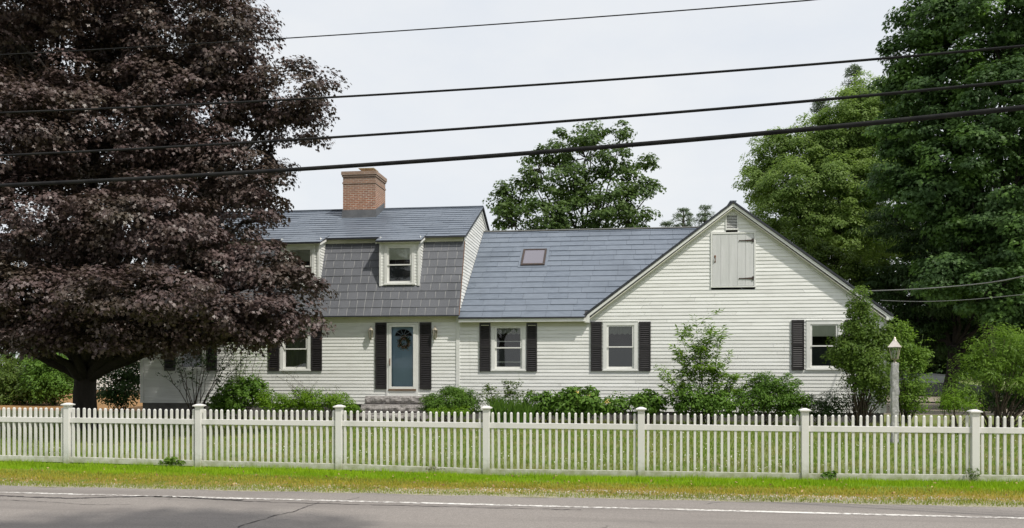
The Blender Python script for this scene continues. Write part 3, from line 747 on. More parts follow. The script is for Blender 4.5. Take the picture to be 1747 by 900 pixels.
# ---- windows
def window(x0, x1, z0, z1, Y, parent, up='blind', cas=.10, screen=True, upfrac=.3, bw=.06):
    cx = (x0+x1)/2; org = (cx, Y, z0)
    b = MB(); b.box((x0, Y-.035, z0+.03), (x0+cas, Y+.02, z1)); b.box((x1-cas, Y-.035, z0+.03), (x1, Y+.02, z1))
    b.box((x0+cas, Y-.035, z1-cas), (x1-cas, Y+.02, z1)); b.box((x0-.02, Y-.06, z0-.01), (x1+.02, Y+.02, z0+.03)); b.box((x0+cas, Y-.033, z0+.031), (x1-cas, Y+.02, z0+cas*.6))
    b.box((x0-.012, Y-.05, z1+.001), (x1+.012, Y+.01, z1+.02))
    wn_ = b.build('window', M['trim'], parent, origin=org)
    a0, a1, c0, c1 = x0+cas, x1-cas, z0+cas*.6, z1-cas
    mid = c0+(c1-c0)*.5
    def frame(y0, y1, q0, q1, w_, bot, name):
        b = MB(); b.box((a0, y0, q0), (a0+w_, y1, q1)); b.box((a1-w_, y0, q0), (a1, y1, q1)); b.box((a0+w_, y0, q1-w_*.7), (a1-w_, y1, q1)); b.box((a0+w_, y0, q0), (a1-w_, y1, q0+bot)); return b.build(name, M['sash'], wn_)
    frame(Y-.012, Y+.02, mid-.02, c1, bw, .04, 'upper_sash')
    frame(Y+.022, Y+.05, c0, mid+.02, bw, .06, 'lower_sash')
    for q0, q1, yy_ in ((mid, c1-.02, Y+.008), (c0+.03, mid, Y+.036)):
        b = MB(); b.face([(a0+bw*.7, yy_, q0), (a1-bw*.7, yy_, q0), (a1-bw*.7, yy_, q1), (a0+bw*.7, yy_, q1)]); b.build('pane', M['glass'], wn_)
    if screen:
        b = MB(); b.box((a0+bw, Y+.066, c0+.02), (a1-bw, Y+.07, mid+.02)); b.build('insect_screen', M['screen'], wn_)
    if up == 'blind':
        b = MB(); b.box((a0+.03, Y+.0205, c1-(c1-c0)*upfrac), (a1-.03, Y+.0225, c1-.01)); b.build('blind', M['blind'], wn_)
    elif up == 'curtain':
        b = MB(); n_ = 24
        for i in range(n_):
            u0 = a0+.02+(a1-a0-.04)*i/n_; u1 = a0+.02+(a1-a0-.04)*(i+1)/n_
            y0_ = Y+.1+.012*math.sin(i*1.9); y1_ = Y+.1+.012*math.sin((i+1)*1.9)
            zb = c0 if upfrac > .9 else c1-(c1-c0)*upfrac-.02*math.sin(i*1.3)
            b.face([(u0, y0_, zb), (u1, y1_, zb), (u1, y1_, c1), (u0, y0_, c1)])
        b.build('curtain', M['curtain'], wn_)
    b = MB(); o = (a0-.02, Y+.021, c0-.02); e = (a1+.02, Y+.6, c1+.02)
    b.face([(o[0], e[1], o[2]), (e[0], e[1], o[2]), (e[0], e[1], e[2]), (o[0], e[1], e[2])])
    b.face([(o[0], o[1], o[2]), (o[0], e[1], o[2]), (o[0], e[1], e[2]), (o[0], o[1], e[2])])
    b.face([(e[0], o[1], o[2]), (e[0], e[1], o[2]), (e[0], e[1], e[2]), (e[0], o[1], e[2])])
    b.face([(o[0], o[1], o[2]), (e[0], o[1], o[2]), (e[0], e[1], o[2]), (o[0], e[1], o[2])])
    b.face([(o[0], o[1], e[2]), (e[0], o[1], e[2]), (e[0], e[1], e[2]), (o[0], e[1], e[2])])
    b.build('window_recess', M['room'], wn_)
    return wn_
for i, (r, u_, fr) in enumerate(zip(WINS, ('curtain', 'curtain', 'curtain', 'blind', 'curtain'), (1.0, .16, .2, .28, .9))):
    w_ = window(*[r[0], r[1], r[2], r[3]], Y0, house, u_, .115, i not in (0, 4), fr)
    if i == 1:  # raised inner bars seen behind the glass
        a0, a1 = r[0]+.17, r[1]-.17
        b = MB(); b.box((a0, Y0+.052, r[2]+.95), (a1, Y0+.064, r[2]+.975)); b.build('sash_bar', M['sash'], w_)
        b = MB(); b.box((a0, Y0+.055, r[2]+.27), (a1, Y0+.0655, r[2]+.30)); b.build('sash_bar', M['sash'], w_)
# ---- shutters
def shutter(x0, x1, z0, z1, Y):
    b = MB(); s_ = .045; y0_, y1_ = Y-.062, Y-.026
    b.box((x0, y0_, z0), (x0+s_, y1_, z1)); b.box((x1-s_, y0_, z0), (x1, y1_, z1))
    mid = z0+(z1-z0)*.5
    for a, c in ((z0, z0+.09), (mid-.045, mid+.045), (z1-.07, z1)): b.box((x0+s_, y0_+.002, a), (x1-s_, y1_, c))
    for a, c in ((z0+.09, mid-.045), (mid+.045, z1-.07)):
        n_ = max(3, int((c-a)/.06))
        for i in range(n_):
            z = a+(i+.5)*(c-a)/n_; b.beam((x0+s_, Y-.045, z), (x1-s_, Y-.045, z), (0, .014, .019), (0, .003, -.003))
    b.box((x0+s_, Y-.0275, z0+.02), (x1-s_, Y-.0265, z1-.02))
    return b.build('shutter', M['shutter'], house, origin=((x0+x1)/2, Y, z0))
for (a, c), (t, bt) in zip(SHUT, SHY): shutter(px2x(a), px2x(c), pz((a+c)/2, bt), pz((a+c)/2, t), Y0)
for a, c in ((641, 660.5), (716.5, 736.5)): shutter(px2x(a), px2x(c), pz(690, 663.5), pz(690, 550), Y0)
# ---- dormers
YD = Y0+.12
def slope_y(z): return Y0-.28+(z-EZ)/(ZB-EZ)*(YB-Y0+.28)
def dormer(pc, full=True):
    xc = at(pc, 500, YD).x; hw = (px2x(715.5, YD)-px2x(648, YD))/2; x0, x1 = xc-hw, xc+hw
    zb = pz(684, 486.5, YD); zt = pz(684, 414, YD)
    root = empty('dormer', (xc, YD, zb), parent=house)
    wx0, wx1 = xc-hw+.16, xc+hw-.16; wz0, wz1 = zb+.03, pz(684, 415.5, YD)
    # clapboarded front with trim at both edges
    b = MB(); siding(b, front(YD), zb, zt+.04, lambda z: (x0, x1), [(wx0+.09, wx1-.09, wz0+.05, wz1-.09)], crs=.1); b.build('front_wall', M['siding'], root)
    b = MB()
    for a in (x0-.01, x1-.055): b.box((a, YD-.045, zb-.02), (a+.065, YD+.05, zt+.06))
    b.box((x0+.055, YD-.04, zt-.0), (x1-.055, YD-.022, zt+.05)); b.build('trim', M['trim'], root)
    for X, f in ((x1, sideR(x1)), (x0, sideL(x0))):
        b = MB(); siding(b, f, zb, ZB+.12, lambda z: (YD+.05, max(YD+.06, slope_y(z)+.02)), crs=.1); b.build('cheek', M['siding'], root)
    b = MB(); b.face([(x0+.01, YD+.03, zb), (x1-.01, YD+.03, zb), (x1-.01, YB+.3, zb), (x0+.01, YB+.3, zb)]); b.build('flashing', M['lead'], root)
    zf = pz(684, 409.5, YD-.17)
    # shallow roof running back into the upper slope
    yb_ = YU+.35; zb_ = ZU+(ZR-ZU)/(YR-YU)*.35+.02
    d = Vector((0, yb_-(YD-.17), zb_-zf)); V = d.normalized(); Nn = Vector((1, 0, 0)).cross(V); b = MB()
    rx0, rx1 = x0-.10, x1+.10
    shingles(b, (0, YD-.17, zf), (1, 0, 0), V, Nn, rx0, rx1, d.length, .3, .6, .004, .014); b.mi = 1
    O = Vector((0, YD-.17, zf)); b.prism([O+Vector((rx0, 0, 0))-Nn*.04, O+Vector((rx1, 0, 0))-Nn*.04, O+Vector((rx1, 0, 0))+d-Nn*.04, O+Vector((rx0, 0, 0))+d-Nn*.04], Nn*.038)
    b.build('dormer_roof', [M['slate'], M['underlay']], root)
    b = MB(); b.beam((rx0, YD-.185, zf-.015), (rx1, YD-.185, zf-.015), (0, .012, 0), (0, 0, .024)); b.build('drip_edge', M['darkedge'], root)
    b = MB(); b.box((rx0+.03, YD-.165, zf-.075), (rx1-.03, YD-.04, zf-.05)); b.build('soffit', M['soffit'], root)
    for X in (rx1-.012, rx0+.012):
        b = MB(); b.beam((X, YD-.165, zf-.07), (X, YU+.02, ZU-.06), (.012, 0, 0), (0, 0, .035)); b.build('rake_board', M['trim'], root)
    w_ = window(wx0, wx1, wz0, wz1, YD, house, 'blind', .10, True, .36, .06)
for pc in (681.7, 512, 345): dormer(pc)
# ---- skylight
sv = Vector((0, math.cos(CA), math.sin(CA))); sn = Vector((0, -math.sin(CA), math.cos(CA)))
def onroof(px, py, P0=Vector((0, Y0-.3, CE)), nn=sn):
    d = ray(px, py); o = Vector((0, 0, EYE)); t = (P0-o).dot(nn)/d.dot(nn); return o+d*t
a_ = onroof(888, 454); c_ = onroof(929, 454); e_ = onroof(931, 427)
W_ = c_.x-a_.x; H_ = (e_-c_).dot(sv); O = a_
root = empty('skylight', O, parent=house)
b = MB(); X_ = Vector((1, 0, 0))
for p, q, a, c in ((O+X_*.035, O+X_*.035+sv*H_, X_*.035, sn*.07), (O+X_*(W_-.035), O+X_*(W_-.035)+sv*H_, X_*.035, sn*.07)): b.beam(p, q, a, c)
b.beam(O+X_*.07+sv*.05, O+X_*(W_-.07)+sv*.05, sv*.05, sn*.072); b.beam(O+X_*.07+sv*(H_-.035), O+X_*(W_-.07)+sv*(H_-.035), sv*.035, sn*.071)
b.build('skylight_frame', M['iron'], root)
b = MB(); b.beam(O+X_*.07+sn*.05, O+X_*(W_-.07)+sn*.05, sv*0, sn*.004); b.v = []; b.f = []; b.m = []; b.r = []
q0 = O+X_*.07+sv*.1+sn*.045; b.prism([q0, q0+X_*(W_-.14), q0+X_*(W_-.14)+sv*(H_-.17), q0+sv*(H_-.17)], sn*.006)
mm_, nt_, p_ = nm('dusty_skylight_glass'); p_.inputs['Base Color'].default_value = (.16, .15, .18, 1); p_.inputs['Roughness'].default_value = .12; p_.inputs['Specular IOR Level'].default_value = .8
b.build('pane', mm_, root)
b = MB(); O2 = O-X_*.09-sv*.1+sn*.018; b.prism([O2, O2+X_*(W_+.18), O2+X_*(W_+.18)+sv*(H_+.18), O2+sv*(H_+.18)], sn*.006); b.build('flashing', M['slate'], root)
# ---- chimney
ua = math.atan2(ZR-ZU, YR-YU); un = Vector((0, -math.sin(ua), math.cos(ua)))
c0 = onroof(584, 371.5, Vector((0, YU, ZU)), un); c1 = onroof(641.5, 370.5, Vector((0, YU, ZU)), un)
cy = (c0.y+c1.y)/2; cx0, cx1 = c0.x+.03, c1.x-.03; cd = 1.35; cyb = cy+cd
ctop = at(641, 291, cy).z; cb = c1.z
croot = empty('chimney', ((cx0+cx1)/2, cy+cd/2, cb), parent=house)
H = ctop-cb
b = MB(); b.box((cx0, cy, cb-.6), (cx1, cyb, ctop-.30)); b.box((cx0-.02, cy-.02, ctop-.46), (cx1+.02, cyb+.02, ctop-.40))
b.box((cx0+.001, cy+.001, ctop-.30), (cx1-.001, cyb-.001, ctop-.2)); b.box((cx0-.03, cy-.03, ctop-.2), (cx1+.03, cyb+.03, ctop-.13)); b.box((cx0-.055, cy-.055, ctop-.13), (cx1+.055, cyb+.055, ctop))
b.build('brick_stack', M['brick'], croot)
b = MB(); rs = (ZR-ZU)/(YR-YU)
zr = lambda y: ZU+(y-YU)*rs if y < YR else ZR-(y-YR)*rs
for X, sg in ((cx0, -1), (cx1, 1)):
    b.prism([(X+sg*.003, cy-.01, zr(cy)-.1), (X+sg*.003, YR, zr(YR)-.1), (X+sg*.003, YR, zr(YR)+.25), (X+sg*.003, cy-.01, zr(cy)+.30)], (sg*.025, 0, 0))
b.prism([(cx0-.04, cy-.05, zr(cy)-.1), (cx1+.04, cy-.05, zr(cy)-.1), (cx1+.027, cy-.006, zr(cy)+.30), (cx0-.027, cy-.006, zr(cy)+.30)], (0, .004, 0))
b.build('flashing', M['lead'], croot)
b = MB(); pcx = cx0+(cx1-cx0)*.68; b.frustum((pcx, cy+.45), .5, .34, ctop+.13, ctop+.0, 4); b.box((pcx-.3, cy+.15, ctop+.13), (pcx+.3, cy+.75, ctop+.16)); b.build('chimney_cap', M['captan'], croot)
# ---- loft door, vent
def rectmesh(b, r, y0, y1): b.box((r[0], y0, r[2]), (r[1], y1, r[3]))
root = empty('loft_door', ((LOFT[0]+LOFT[1])/2, Y0, LOFT[2]), parent=house)
b = MB(); t = .05; r = LOFT
b.box((r[0], Y0-.045, r[2]), (r[0]+t, Y0+.02, r[3])); b.box((r[1]-t, Y0-.045, r[2]), (r[1], Y0+.02, r[3])); b.box((r[0]+t, Y0-.045, r[3]-t), (r[1]-t, Y0+.02, r[3])); b.box((r[0]-.01, Y0-.05, r[2]), (r[1]+.01, Y0+.02, r[2]+t*.8)); b.build('door_frame', M['trim'], root)
b = MB(); nb = 5; a, c = r[0]+t+.004, r[1]-t-.004; bw_ = (c-a)/nb
for i in range(nb): b.box((a+i*bw_+.0035, Y0-.03, r[2]+t), (a+(i+1)*bw_-.0035, Y0-.012, r[3]-t-.004))
b.box((a, Y0-.014, r[2]+t), (c, Y0+.01, r[3]-t)); b.build('board_leaf', M['doorgrey'], root)
for fz in (.155, .84):
    z = r[3]-(r[3]-r[2])*fz; b = MB(); b.prism([(c-.02, Y0-.05, z-.03), (c-.02, Y0-.05, z+.03), (c-.42, Y0-.05, z+.012), (c-.45, Y0-.05, z+.022), (c-.47, Y0-.05, z), (c-.45, Y0-.05, z-.022), (c-.42, Y0-.05, z-.012)], (0, .012, 0)); b.box((c-.06, Y0-.056, z-.06), (c-.01, Y0-.04, z+.06)); b.build('strap_hinge', M['iron'], root)
b = MB(); z = (r[2]+r[3])/2; b.tube([(a+.08, Y0-.035, z+.10), (a+.08, Y0-.075, z+.07), (a+.08, Y0-.075, z-.02), (a+.08, Y0-.035, z-.05)], .012, 6); b.box((a+.055, Y0-.042, z+.08), (a+.105, Y0-.03, z+.15)); b.box((a+.06, Y0-.042, z-.08), (a+.1, Y0-.03, z-.03)); b.build('door_handle', M['rust'], root)
r = VENT; b = MB(); t = .035
b.box((r[0], Y0-.04, r[2]), (r[0]+t, Y0+.02, r[3])); b.box((r[1]-t, Y0-.04, r[2]), (r[1], Y0+.02, r[3])); b.box((r[0]+t, Y0-.04, r[3]-t), (r[1]-t, Y0+.02, r[3])); b.box((r[0]+t, Y0-.04, r[2]), (r[1]-t, Y0+.02, r[2]+t))
for i in range(9):
    z = r[2]+t+(i+.5)*(r[3]-r[2]-2*t)/9; b.beam((r[0]+t, Y0-.01, z), (r[1]-t, Y0-.01, z), (0, .016, .014), (0, .002, -.002))
vt = b.build('gable_vent', M['trim'], house)
b = MB(); b.box((r[0]+t, Y0+.012, r[2]+t), (r[1]-t, Y0+.016, r[3]-t)); b.build('vent_backing', M['room'], vt)
# ---- front door
dr = DOOR; dz0 = pz(687, 664.5); root = empty('front_door', ((dr[0]+dr[1])/2, Y0, dz0), parent=house)
b = MB(); b.box((dr[0], Y0-.05, dr[2]-.05), (dr[0]+.07, Y0+.05, dr[3])); b.box((dr[1]-.07, Y0-.05, dr[2]-.05), (dr[1], Y0+.05, dr[3])); b.box((dr[0]+.07, Y0-.05, dr[3]-.07), (dr[1]-.07, Y0+.05, dr[3])); b.box((dr[0]+.07, Y0-.04, dr[2]-.05), (dr[1]-.07, Y0+.05, dz0-.03)); b.build('door_casing', M['trim'], root)
b = MB(); b.box((dr[0]+.07, Y0-.08, dz0-.03), (dr[1]-.07, Y0+.06, dz0+.02)); b.build('threshold', simple('brown_threshold', (.16, .09, .05), None, .5, 5), root)
sx0, sx1, sz0, sz1 = dr[0]+.075, dr[1]-.075, dz0+.025, dr[3]-.075
b = MB(); q = .095
b.box((sx0, Y0-.06, sz0), (sx0+q, Y0-.025, sz1)); b.box((sx1-q, Y0-.06, sz0), (sx1, Y0-.025, sz1)); b.box((sx0+q, Y0-.06, sz1-.07), (sx1-q, Y0-.025, sz1)); b.box((sx0+q, Y0-.06, sz0), (sx1-q, Y0-.025, sz0+.08))
b.build('storm_door_frame', M['sash'], root, bevel=.003)
b = MB(); b.face([(sx0+q-.01, Y0-.042, sz0+.07), (sx1-q+.01, Y0-.042, sz0+.07), (sx1-q+.01, Y0-.042, sz1-.06), (sx0+q-.01, Y0-.042, sz1-.06)]); b.build('storm_door_pane', M['stormglass'], root)
b = MB(); b.tube([(sx0+.045, Y0-.062, sz0+.98), (sx0+.045, Y0-.105, sz0+.95), (sx0+.045, Y0-.105, sz0+.85), (sx0+.045, Y0-.062, sz0+.80)], .01, 6); b.box((sx0+.03, Y0-.068, sz0+.78), (sx0+.06, Y0-.06, sz0+1.02)); b.build('door_handle', M['rust'], root)
# blue slab with six panels and a fan light
b = MB(); ys = Y0+.11; b.box((sx0+.02, ys, sz0-.02), (sx1-.02, ys+.045, sz1))
dw = sx1-sx0; mx = (sx0+sx1)/2
for sgn in (-1, 1):
    for (za, zb_) in ((.18, .78), (.98, 1.3)):
        xa, xb = sorted((mx+sgn*.07, mx+sgn*.30))
        b.box((xa, ys-.008, sz0+za), (xb, ys-.0005, sz0+za+.02)); b.box((xa, ys-.008, sz0+zb_-.02), (xb, ys-.0005, sz0+zb_)); b.box((xa, ys-.008, sz0+za+.02), (xa+.02, ys-.0005, sz0+zb_-.02)); b.box((xb-.02, ys-.008, sz0+za+.02), (xb, ys-.0005, sz0+zb_-.02)); b.box((xa+.05, ys-.006, sz0+za+.05), (xb-.05, ys-.0005, sz0+zb_-.05))
b.build('door_slab', M['bluedoor'], root)
fz = sz1-.37; R_ = .29
b = MB(); b.face([(mx+R_*math.cos(a), ys-.004, fz+R_*.8*math.sin(a)) for a in [i*math.pi/16 for i in range(17)]]); b.build('fan_light', simple('fanlight_glass', (.012, .014, .016), None, .08, 4), root)
b = MB()
for k in range(1, 5):
    a = math.pi*k/5; b.beam((mx+.07*math.cos(a), ys-.01, fz+.06*math.sin(a)), (mx+R_*math.cos(a), ys-.01, fz+R_*.8*math.sin(a)), (math.sin(a)*.009, 0, -math.cos(a)*.009), (0, .004, 0))
for i in range(16):
    a, c = i*math.pi/16, (i+1)*math.pi/16
    for rr in (R_, .08): b.beam((mx+rr*math.cos(a), ys-.01, fz+rr*.8*math.sin(a)), (mx+rr*math.cos(c), ys-.01, fz+rr*.8*math.sin(c)), (math.cos(a)*.009, 0, math.sin(a)*.009), (0, .004, 0))
b.beam((mx-R_-.01, ys-.01, fz), (mx+R_+.01, ys-.01, fz), (0, .004, 0), (0, 0, .009))
b.build('fan_light_muntins', simple('grey_muntin', (.25, .30, .34), None, .5, 4), root)
# ---- wall lanterns
def lantern(px, n_=0):
    c = at(px, 568, Y0-.14); v0 = None; r_ = empty('wall_lantern', (c.x, Y0, c.z), parent=house)
    b = MB(); b.box((c.x-.05, Y0-.035, c.z-.04), (c.x+.05, Y0-.018, c.z+.12)); b.tube([(c.x, Y0-.03, c.z+.1), (c.x, Y0-.09, c.z+.21), (c.x, Y0-.14, c.z+.2)], .009, 6)
    b.frustum((c.x, Y0-.14), .19, .06, c.z+.1, c.z+.18, 6); b.tube([(c.x, Y0-.14, c.z+.17), (c.x, Y0-.14, c.z+.22), (c.x, Y0-.14, c.z+.25)], [.022, .014, .004], 6)
    b.frustum((c.x, Y0-.14), .07, .1, c.z-.19, c.z-.16, 6); b.tube([(c.x, Y0-.14, c.z-.23), (c.x, Y0-.14, c.z-.19)], [.006, .02], 6)
    for k in range(6):
        a = math.pi/3*k; b.tube([(c.x+.055*math.cos(a), Y0-.14+.055*math.sin(a), c.z-.16), (c.x+.085*math.cos(a), Y0-.14+.085*math.sin(a), c.z+.1)], .009, 4)
    b.build('lantern_cage', M['pewter'], r_)
    b = MB(); b.frustum((c.x, Y0-.14), .10, .16, c.z-.16, c.z+.1, 6); b.build('lantern_glass', M['lampglass'], r_)
    b = MB(); b.tube([(c.x, Y0-.14, c.z-.16), (c.x, Y0-.14, c.z-.02)], .014, 6); b.build('candle', M['sash'], r_)
lantern(632.5); lantern(742)
# ---- wreath (hangs on the blue door)
wc = at(689.5, 584, ys-.03); rt = empty('wreath', (wc.x, wc.y, wc.z), 'round wreath of dried pinkish flowers hanging on the blue front door', 'wreath')
b = MB(); b.tube([(wc.x+.15*math.cos(i*math.pi/12), wc.y, wc.z+.15*math.sin(i*math.pi/12)) for i in range(25)], .028, 6); b.build('twig_ring', M['stem'], rt)
n = 420; a = RNG.uniform(0, 2*np.pi, n); rr = RNG.normal(.165, .045, n)
P = np.stack([wc.x+np.cos(a)*rr, wc.y-RNG.uniform(0, .045, n), wc.z+np.sin(a)*rr], 1)
Nn = nrm(RNG.normal(size=(n, 3))*.6+np.array([0, -1, 0])); T = nrm(RNG.normal(size=(n, 3)))
V = leaves(P[:230], Nn[:230], T[:230], .05, 'oval'); np_mesh('leaf_sprays', V, V.shape[1], RNG.random(230), M['g_dark'], rt, wc)
V = leaves(P[230:], Nn[230:], T[230:], .045, 'oval'); np_mesh('dried_flowers', V, V.shape[1], RNG.random(len(V)), M['dried'], rt, wc)
# ---- granite steps
rt = empty('stone_steps', ((dr[0]+dr[1])/2, Y0-.6, 0), 'three rough grey granite steps below the blue front door', 'steps')
def rough_block(b, x0, x1, y0, y1, z0, z1):
    nx = int((x1-x0)/.045); nz = max(3, int((z1-z0)/.045)); import mathutils
    def pt(i, k):
        x = x0+(x1-x0)*i/nx; z = z0+(z1-z0)*k/nz
        e = min(k, nz-k)/nz*2
        return (x+(random.uniform(-.01, .01) if 0 < i < nx else 0), y0-.05*min(1, e*1.3)-.03*mathutils.noise.noise((x*7, z*11, z0*9))*(1 if 0 < k < nz else 0)*2, z)
    G = [[pt(i, k) for k in range(nz+1)] for i in range(nx+1)]
    for i in range(nx):
        for k in range(nz): b.face([G[i][k], G[i+1][k], G[i+1][k+1], G[i][k+1]])
    b.box((x0, y0, z0), (x1, y1, z1))
for pxa, pxb, zt, yf in ((623, 724, .80, Y0-.42), (616, 722, .535, Y0-.76), (612, 718, .27, Y0-1.1)):
    xa, xb = at(pxa, 690, yf).x, at(pxb, 690, yf).x; b = MB(); rough_block(b, xa, xb, yf, Y0+.0-.04, zt-.245, zt); b.build('step', M['granite'], rt, smooth=False)

# ------------------------------------------------------------------ neighbour building far left
nb = empty('white_outbuilding', Vector((at(210, 650, 52).x, 52, 0)), 'white clapboard outbuilding glimpsed just right of the maple trunk', 'building')
nx0, nx1 = at(135, 600, 50).x, at(300, 600, 50).x; b = MB(); siding(b, front(50), .3, 4.2, lambda z: (nx0, nx1), crs=.14); siding(b, sideR(nx1), .3, 4.2, lambda z: (50, 58), crs=.14); b.build('wall', M['siding'], nb)
b = MB(); b.prism([(nx0-.3, 49.6, 4.1), (nx0-.3, 54, 6.6), (nx0-.3, 58.4, 4.1)], (nx1-nx0+.6, 0, 0)); b.build('roof', M['shake'], nb)

# ------------------------------------------------------------------ fence
fd = (FB-FA).normalized(); fnn = Vector((-fd.y, fd.x, 0))
fp = [on(p) for p in FP]
step_ = (fp[-1]-fp[0]).length/6
fp = [fp[0]-fd*step_*1.02]+fp+[fp[-1]+fd*step_, fp[-1]+fd*step_*2]
fp = [fp[0]-fd*step_]+fp
fence = empty('picket_fence', (fp[4].x, fp[4].y, 0), 'long white vinyl picket fence with capped posts along the road', 'fence')
CAPZ = 1.105
for p in fp:
    b = MB(); h = .056; f = fd*h; g_ = fnn*h; z = Vector((0, 0, 1))
    b.beam(p+z*-.25, p+z*(CAPZ-.05), f, g_); po = b.build('fence_post', M['vinyl'], fence, origin=(p.x, p.y, 0), bevel=.005)
    b = MB(); b.beam(p+z*(CAPZ-.05), p+z*(CAPZ-.035), f*1.12, g_*1.12); b.beam(p+z*(CAPZ-.035), p+z*(CAPZ-.018), f*1.55, g_*1.55)
    a_, c_ = f*1.53, g_*1.53; q = p+z*(CAPZ-.018); q2 = p+z*(CAPZ+.008)
    b.hexa([q-a_-c_, q+a_-c_, q+a_+c_, q-a_+c_, q2-a_*.3-c_*.3, q2+a_*.3-c_*.3, q2+a_*.3+c_*.3, q2-a_*.3+c_*.3]); b.build('post_cap', M['vinyl'], po)
dzs = [float(dip(q.x, q.y))+.0 for q in fp]
for i in range(len(fp)-1):
    A, B = fp[i], fp[i+1]; L = (B-A).length; z = Vector((0, 0, 1)); e = .056
    za, zb_ = dzs[i], dzs[i+1]
    mid = (A+B)/2; pan = MB(); npk = 23; sp = (L-2*e)/(npk)
    for k in range(npk):
        t = (e+sp*(k+.5))/L; p = A.lerp(B, t); dz = za+(zb_-za)*t; hw = .0185; dp = .0185
        hp = random.uniform(-.005, .005); tl = random.gauss(0, .004)
        b_ = p+z*(dz+.04); tp = p+z*(1.0+dz*.15+hp)+fd*tl
        pan.beam(b_, tp, fd*hw, fnn*dp)
        a2, c2 = fd*hw, fnn*dp; q2 = tp+z*.02
        pan.hexa([tp-a2-c2, tp+a2-c2, tp+a2+c2, tp-a2+c2, q2-a2*.45-c2*.45, q2+a2*.45-c2*.45, q2+a2*.45+c2*.45, q2-a2*.45+c2*.45])
    po = pan.build('picket_panel', M['vinyl'], fence, origin=(mid.x, mid.y, 0), bevel=0)
    for zc, hh, nm_ in ((.795, .046, 'top_rail'), (.078, .052, 'bottom_rail')):
        b = MB(); kz = .15 if zc > .5 else 1.0; b.beam(A+fd*e+z*(zc+za*kz), B-fd*e+z*(zc+zb_*kz), fnn*.03, z*hh); b.build(nm_, M['vinyl'], po, bevel=.004)

# ------------------------------------------------------------------ lamp post
lc = at(1526.5, 680, 20.6); lr = empty('lamp_post', (lc.x, lc.y, 0), 'rough granite lamp post topped by a glass lantern with a pale copper roof', 'lamp post')
zt = at(1526, 618.5, 20.6).z
import mathutils
b = MB(); hw = .074; nz = 44; ring = []
for k in range(nz+1):
    z = -.1+(zt+.1)*k/nz; row = []
    for (sx_, sy_, n_) in ((-1, -1, 6), (1, -1, 6), (1, 1, 6), (-1, 1, 6)):
        nx_, ny_ = {(-1, -1): (1, 0), (1, -1): (0, 1), (1, 1): (-1, 0), (-1, 1): (0, -1)}[(sx_, sy_)]
        for j in range(n_):
            u = j/n_*2; X = sx_*hw+nx_*u*hw; Yy = sy_*hw+ny_*u*hw
            d = mathutils.noise.noise((X*9+3, Yy*9, z*7))*.018+mathutils.noise.noise((X*30, Yy*30, z*22))*.008
            if k == nz: d -= .01
            k_ = 1+d/hw; row.append((lc.x+X*k_, lc.y+Yy*k_, z))
    ring.append(row)
for k in range(nz):
    for j in range(24):
        j2 = (j+1) % 24; b.face([ring[k][j], ring[k][j2], ring[k+1][j2], ring[k+1][j]])
b.face(ring[-1]); b.build('granite_post', M['greygran'], lr)
x, y = lc.x, lc.y; LW = 22/F*zdepth(1526, 20.6)
b = MB(); b.frustum((x, y), .1, .05, zt, zt+.03, 8); b.tube([(x, y, zt+.02), (x, y, zt+.07)], .02, 8); b.frustum((x, y), .06, .15, zt+.06, zt+.09, 4, rot=.3)
w0, w1, za, zb_ = .12, .20, zt+.09, zt+.36
for k in range(4):
    a = .3+math.pi/2*k; q = 1/math.sqrt(2)
    b.tube([(x+math.cos(a)*w0*q, y+math.sin(a)*w0*q, za), (x+math.cos(a)*w1*q, y+math.sin(a)*w1*q, zb_)], .009, 5)
b.build('lantern_frame', M['pewter'], lr)
b = MB(); b.frustum((x, y), w0*.95, w1*.95, za, zb_, 4, rot=.3); b.build('lantern_glass', M['lampglass'], lr)
b = MB(); b.frustum((x, y), w1*1.28, w1*1.2, zb_, zb_+.02, 4, rot=.3); b.frustum((x, y), w1*1.15, .07, zb_+.02, zb_+.15, 4, rot=.3); b.frustum((x, y), .09, .06, zb_+.15, zb_+.18, 8); b.tube([(x, y, zb_+.17), (x, y, zb_+.21), (x, y, zb_+.24)], [.03, .02, .005], 8); b.build('lantern_roof', M['copper'], lr)
b = MB(); b.tube([(x, y, za), (x, y, za+.12)], .012, 6); b.tube([(x, y, za+.12), (x, y, za+.16), (x, y, za+.2)], [.02, .03, .008], 8); b.build('bulb', M['sash'], lr)

# ------------------------------------------------------------------ wires
def wire(label, pts, Ya, Yb, r, mat, ext=14):
    xs_, ys_ = [p[0] for p in pts], [p[1] for p in pts]; cf = np.polyfit(xs_, ys_, 2)
    pts = [(x, float(np.polyval(cf, x))) for x in np.linspace(xs_[0], xs_[-1], 9)]
    P = [at(px, py, Ya+(Yb-Ya)*px/1747) for px, py in pts]
    a = P[0]+(P[0]-P[1]).normalized()*ext; c = P[-1]+(P[-1]-P[-2]).normalized()*ext
    a.z += .02*ext; c.z += .02*ext
    Q = P; out = [a]
    for i in range(len(Q)-1):
        p0, p1, p2, p3 = Q[max(i-1, 0)], Q[i], Q[i+1], Q[min(i+2, len(Q)-1)]
        for j in range(8):
            t = j/8; out.append(.5*((2*p1)+(-p0+p2)*t+(2*p0-5*p1+4*p2-p3)*t*t+(-p0+3*p1-3*p2+p3)*t**3))
    out += [Q[-1], c]; b = MB(); b.tube(out, r, 8); o = b.build('power_line', mat, origin=tuple(P[len(P)//2]), smooth=True)
    return tag(o, label, 'cable', 'overhead cables crossing in front of the house')
wire('thinnest overhead wire, topmost of the four black cables across the sky', [(0, 93), (685, 52), (1370, 1)], 12.6, 10.0, .008, M['wire'])
wire('thin overhead cable, second from the top of the four crossing the sky', [(0, 192), (873, 147), (1747, 78)], 12.4, 9.8, .0145, M['wire'])
wire('medium overhead cable just above the thickest one', [(0, 265), (873, 213), (1747, 137)], 12.3, 9.7, .017, M['wire'])
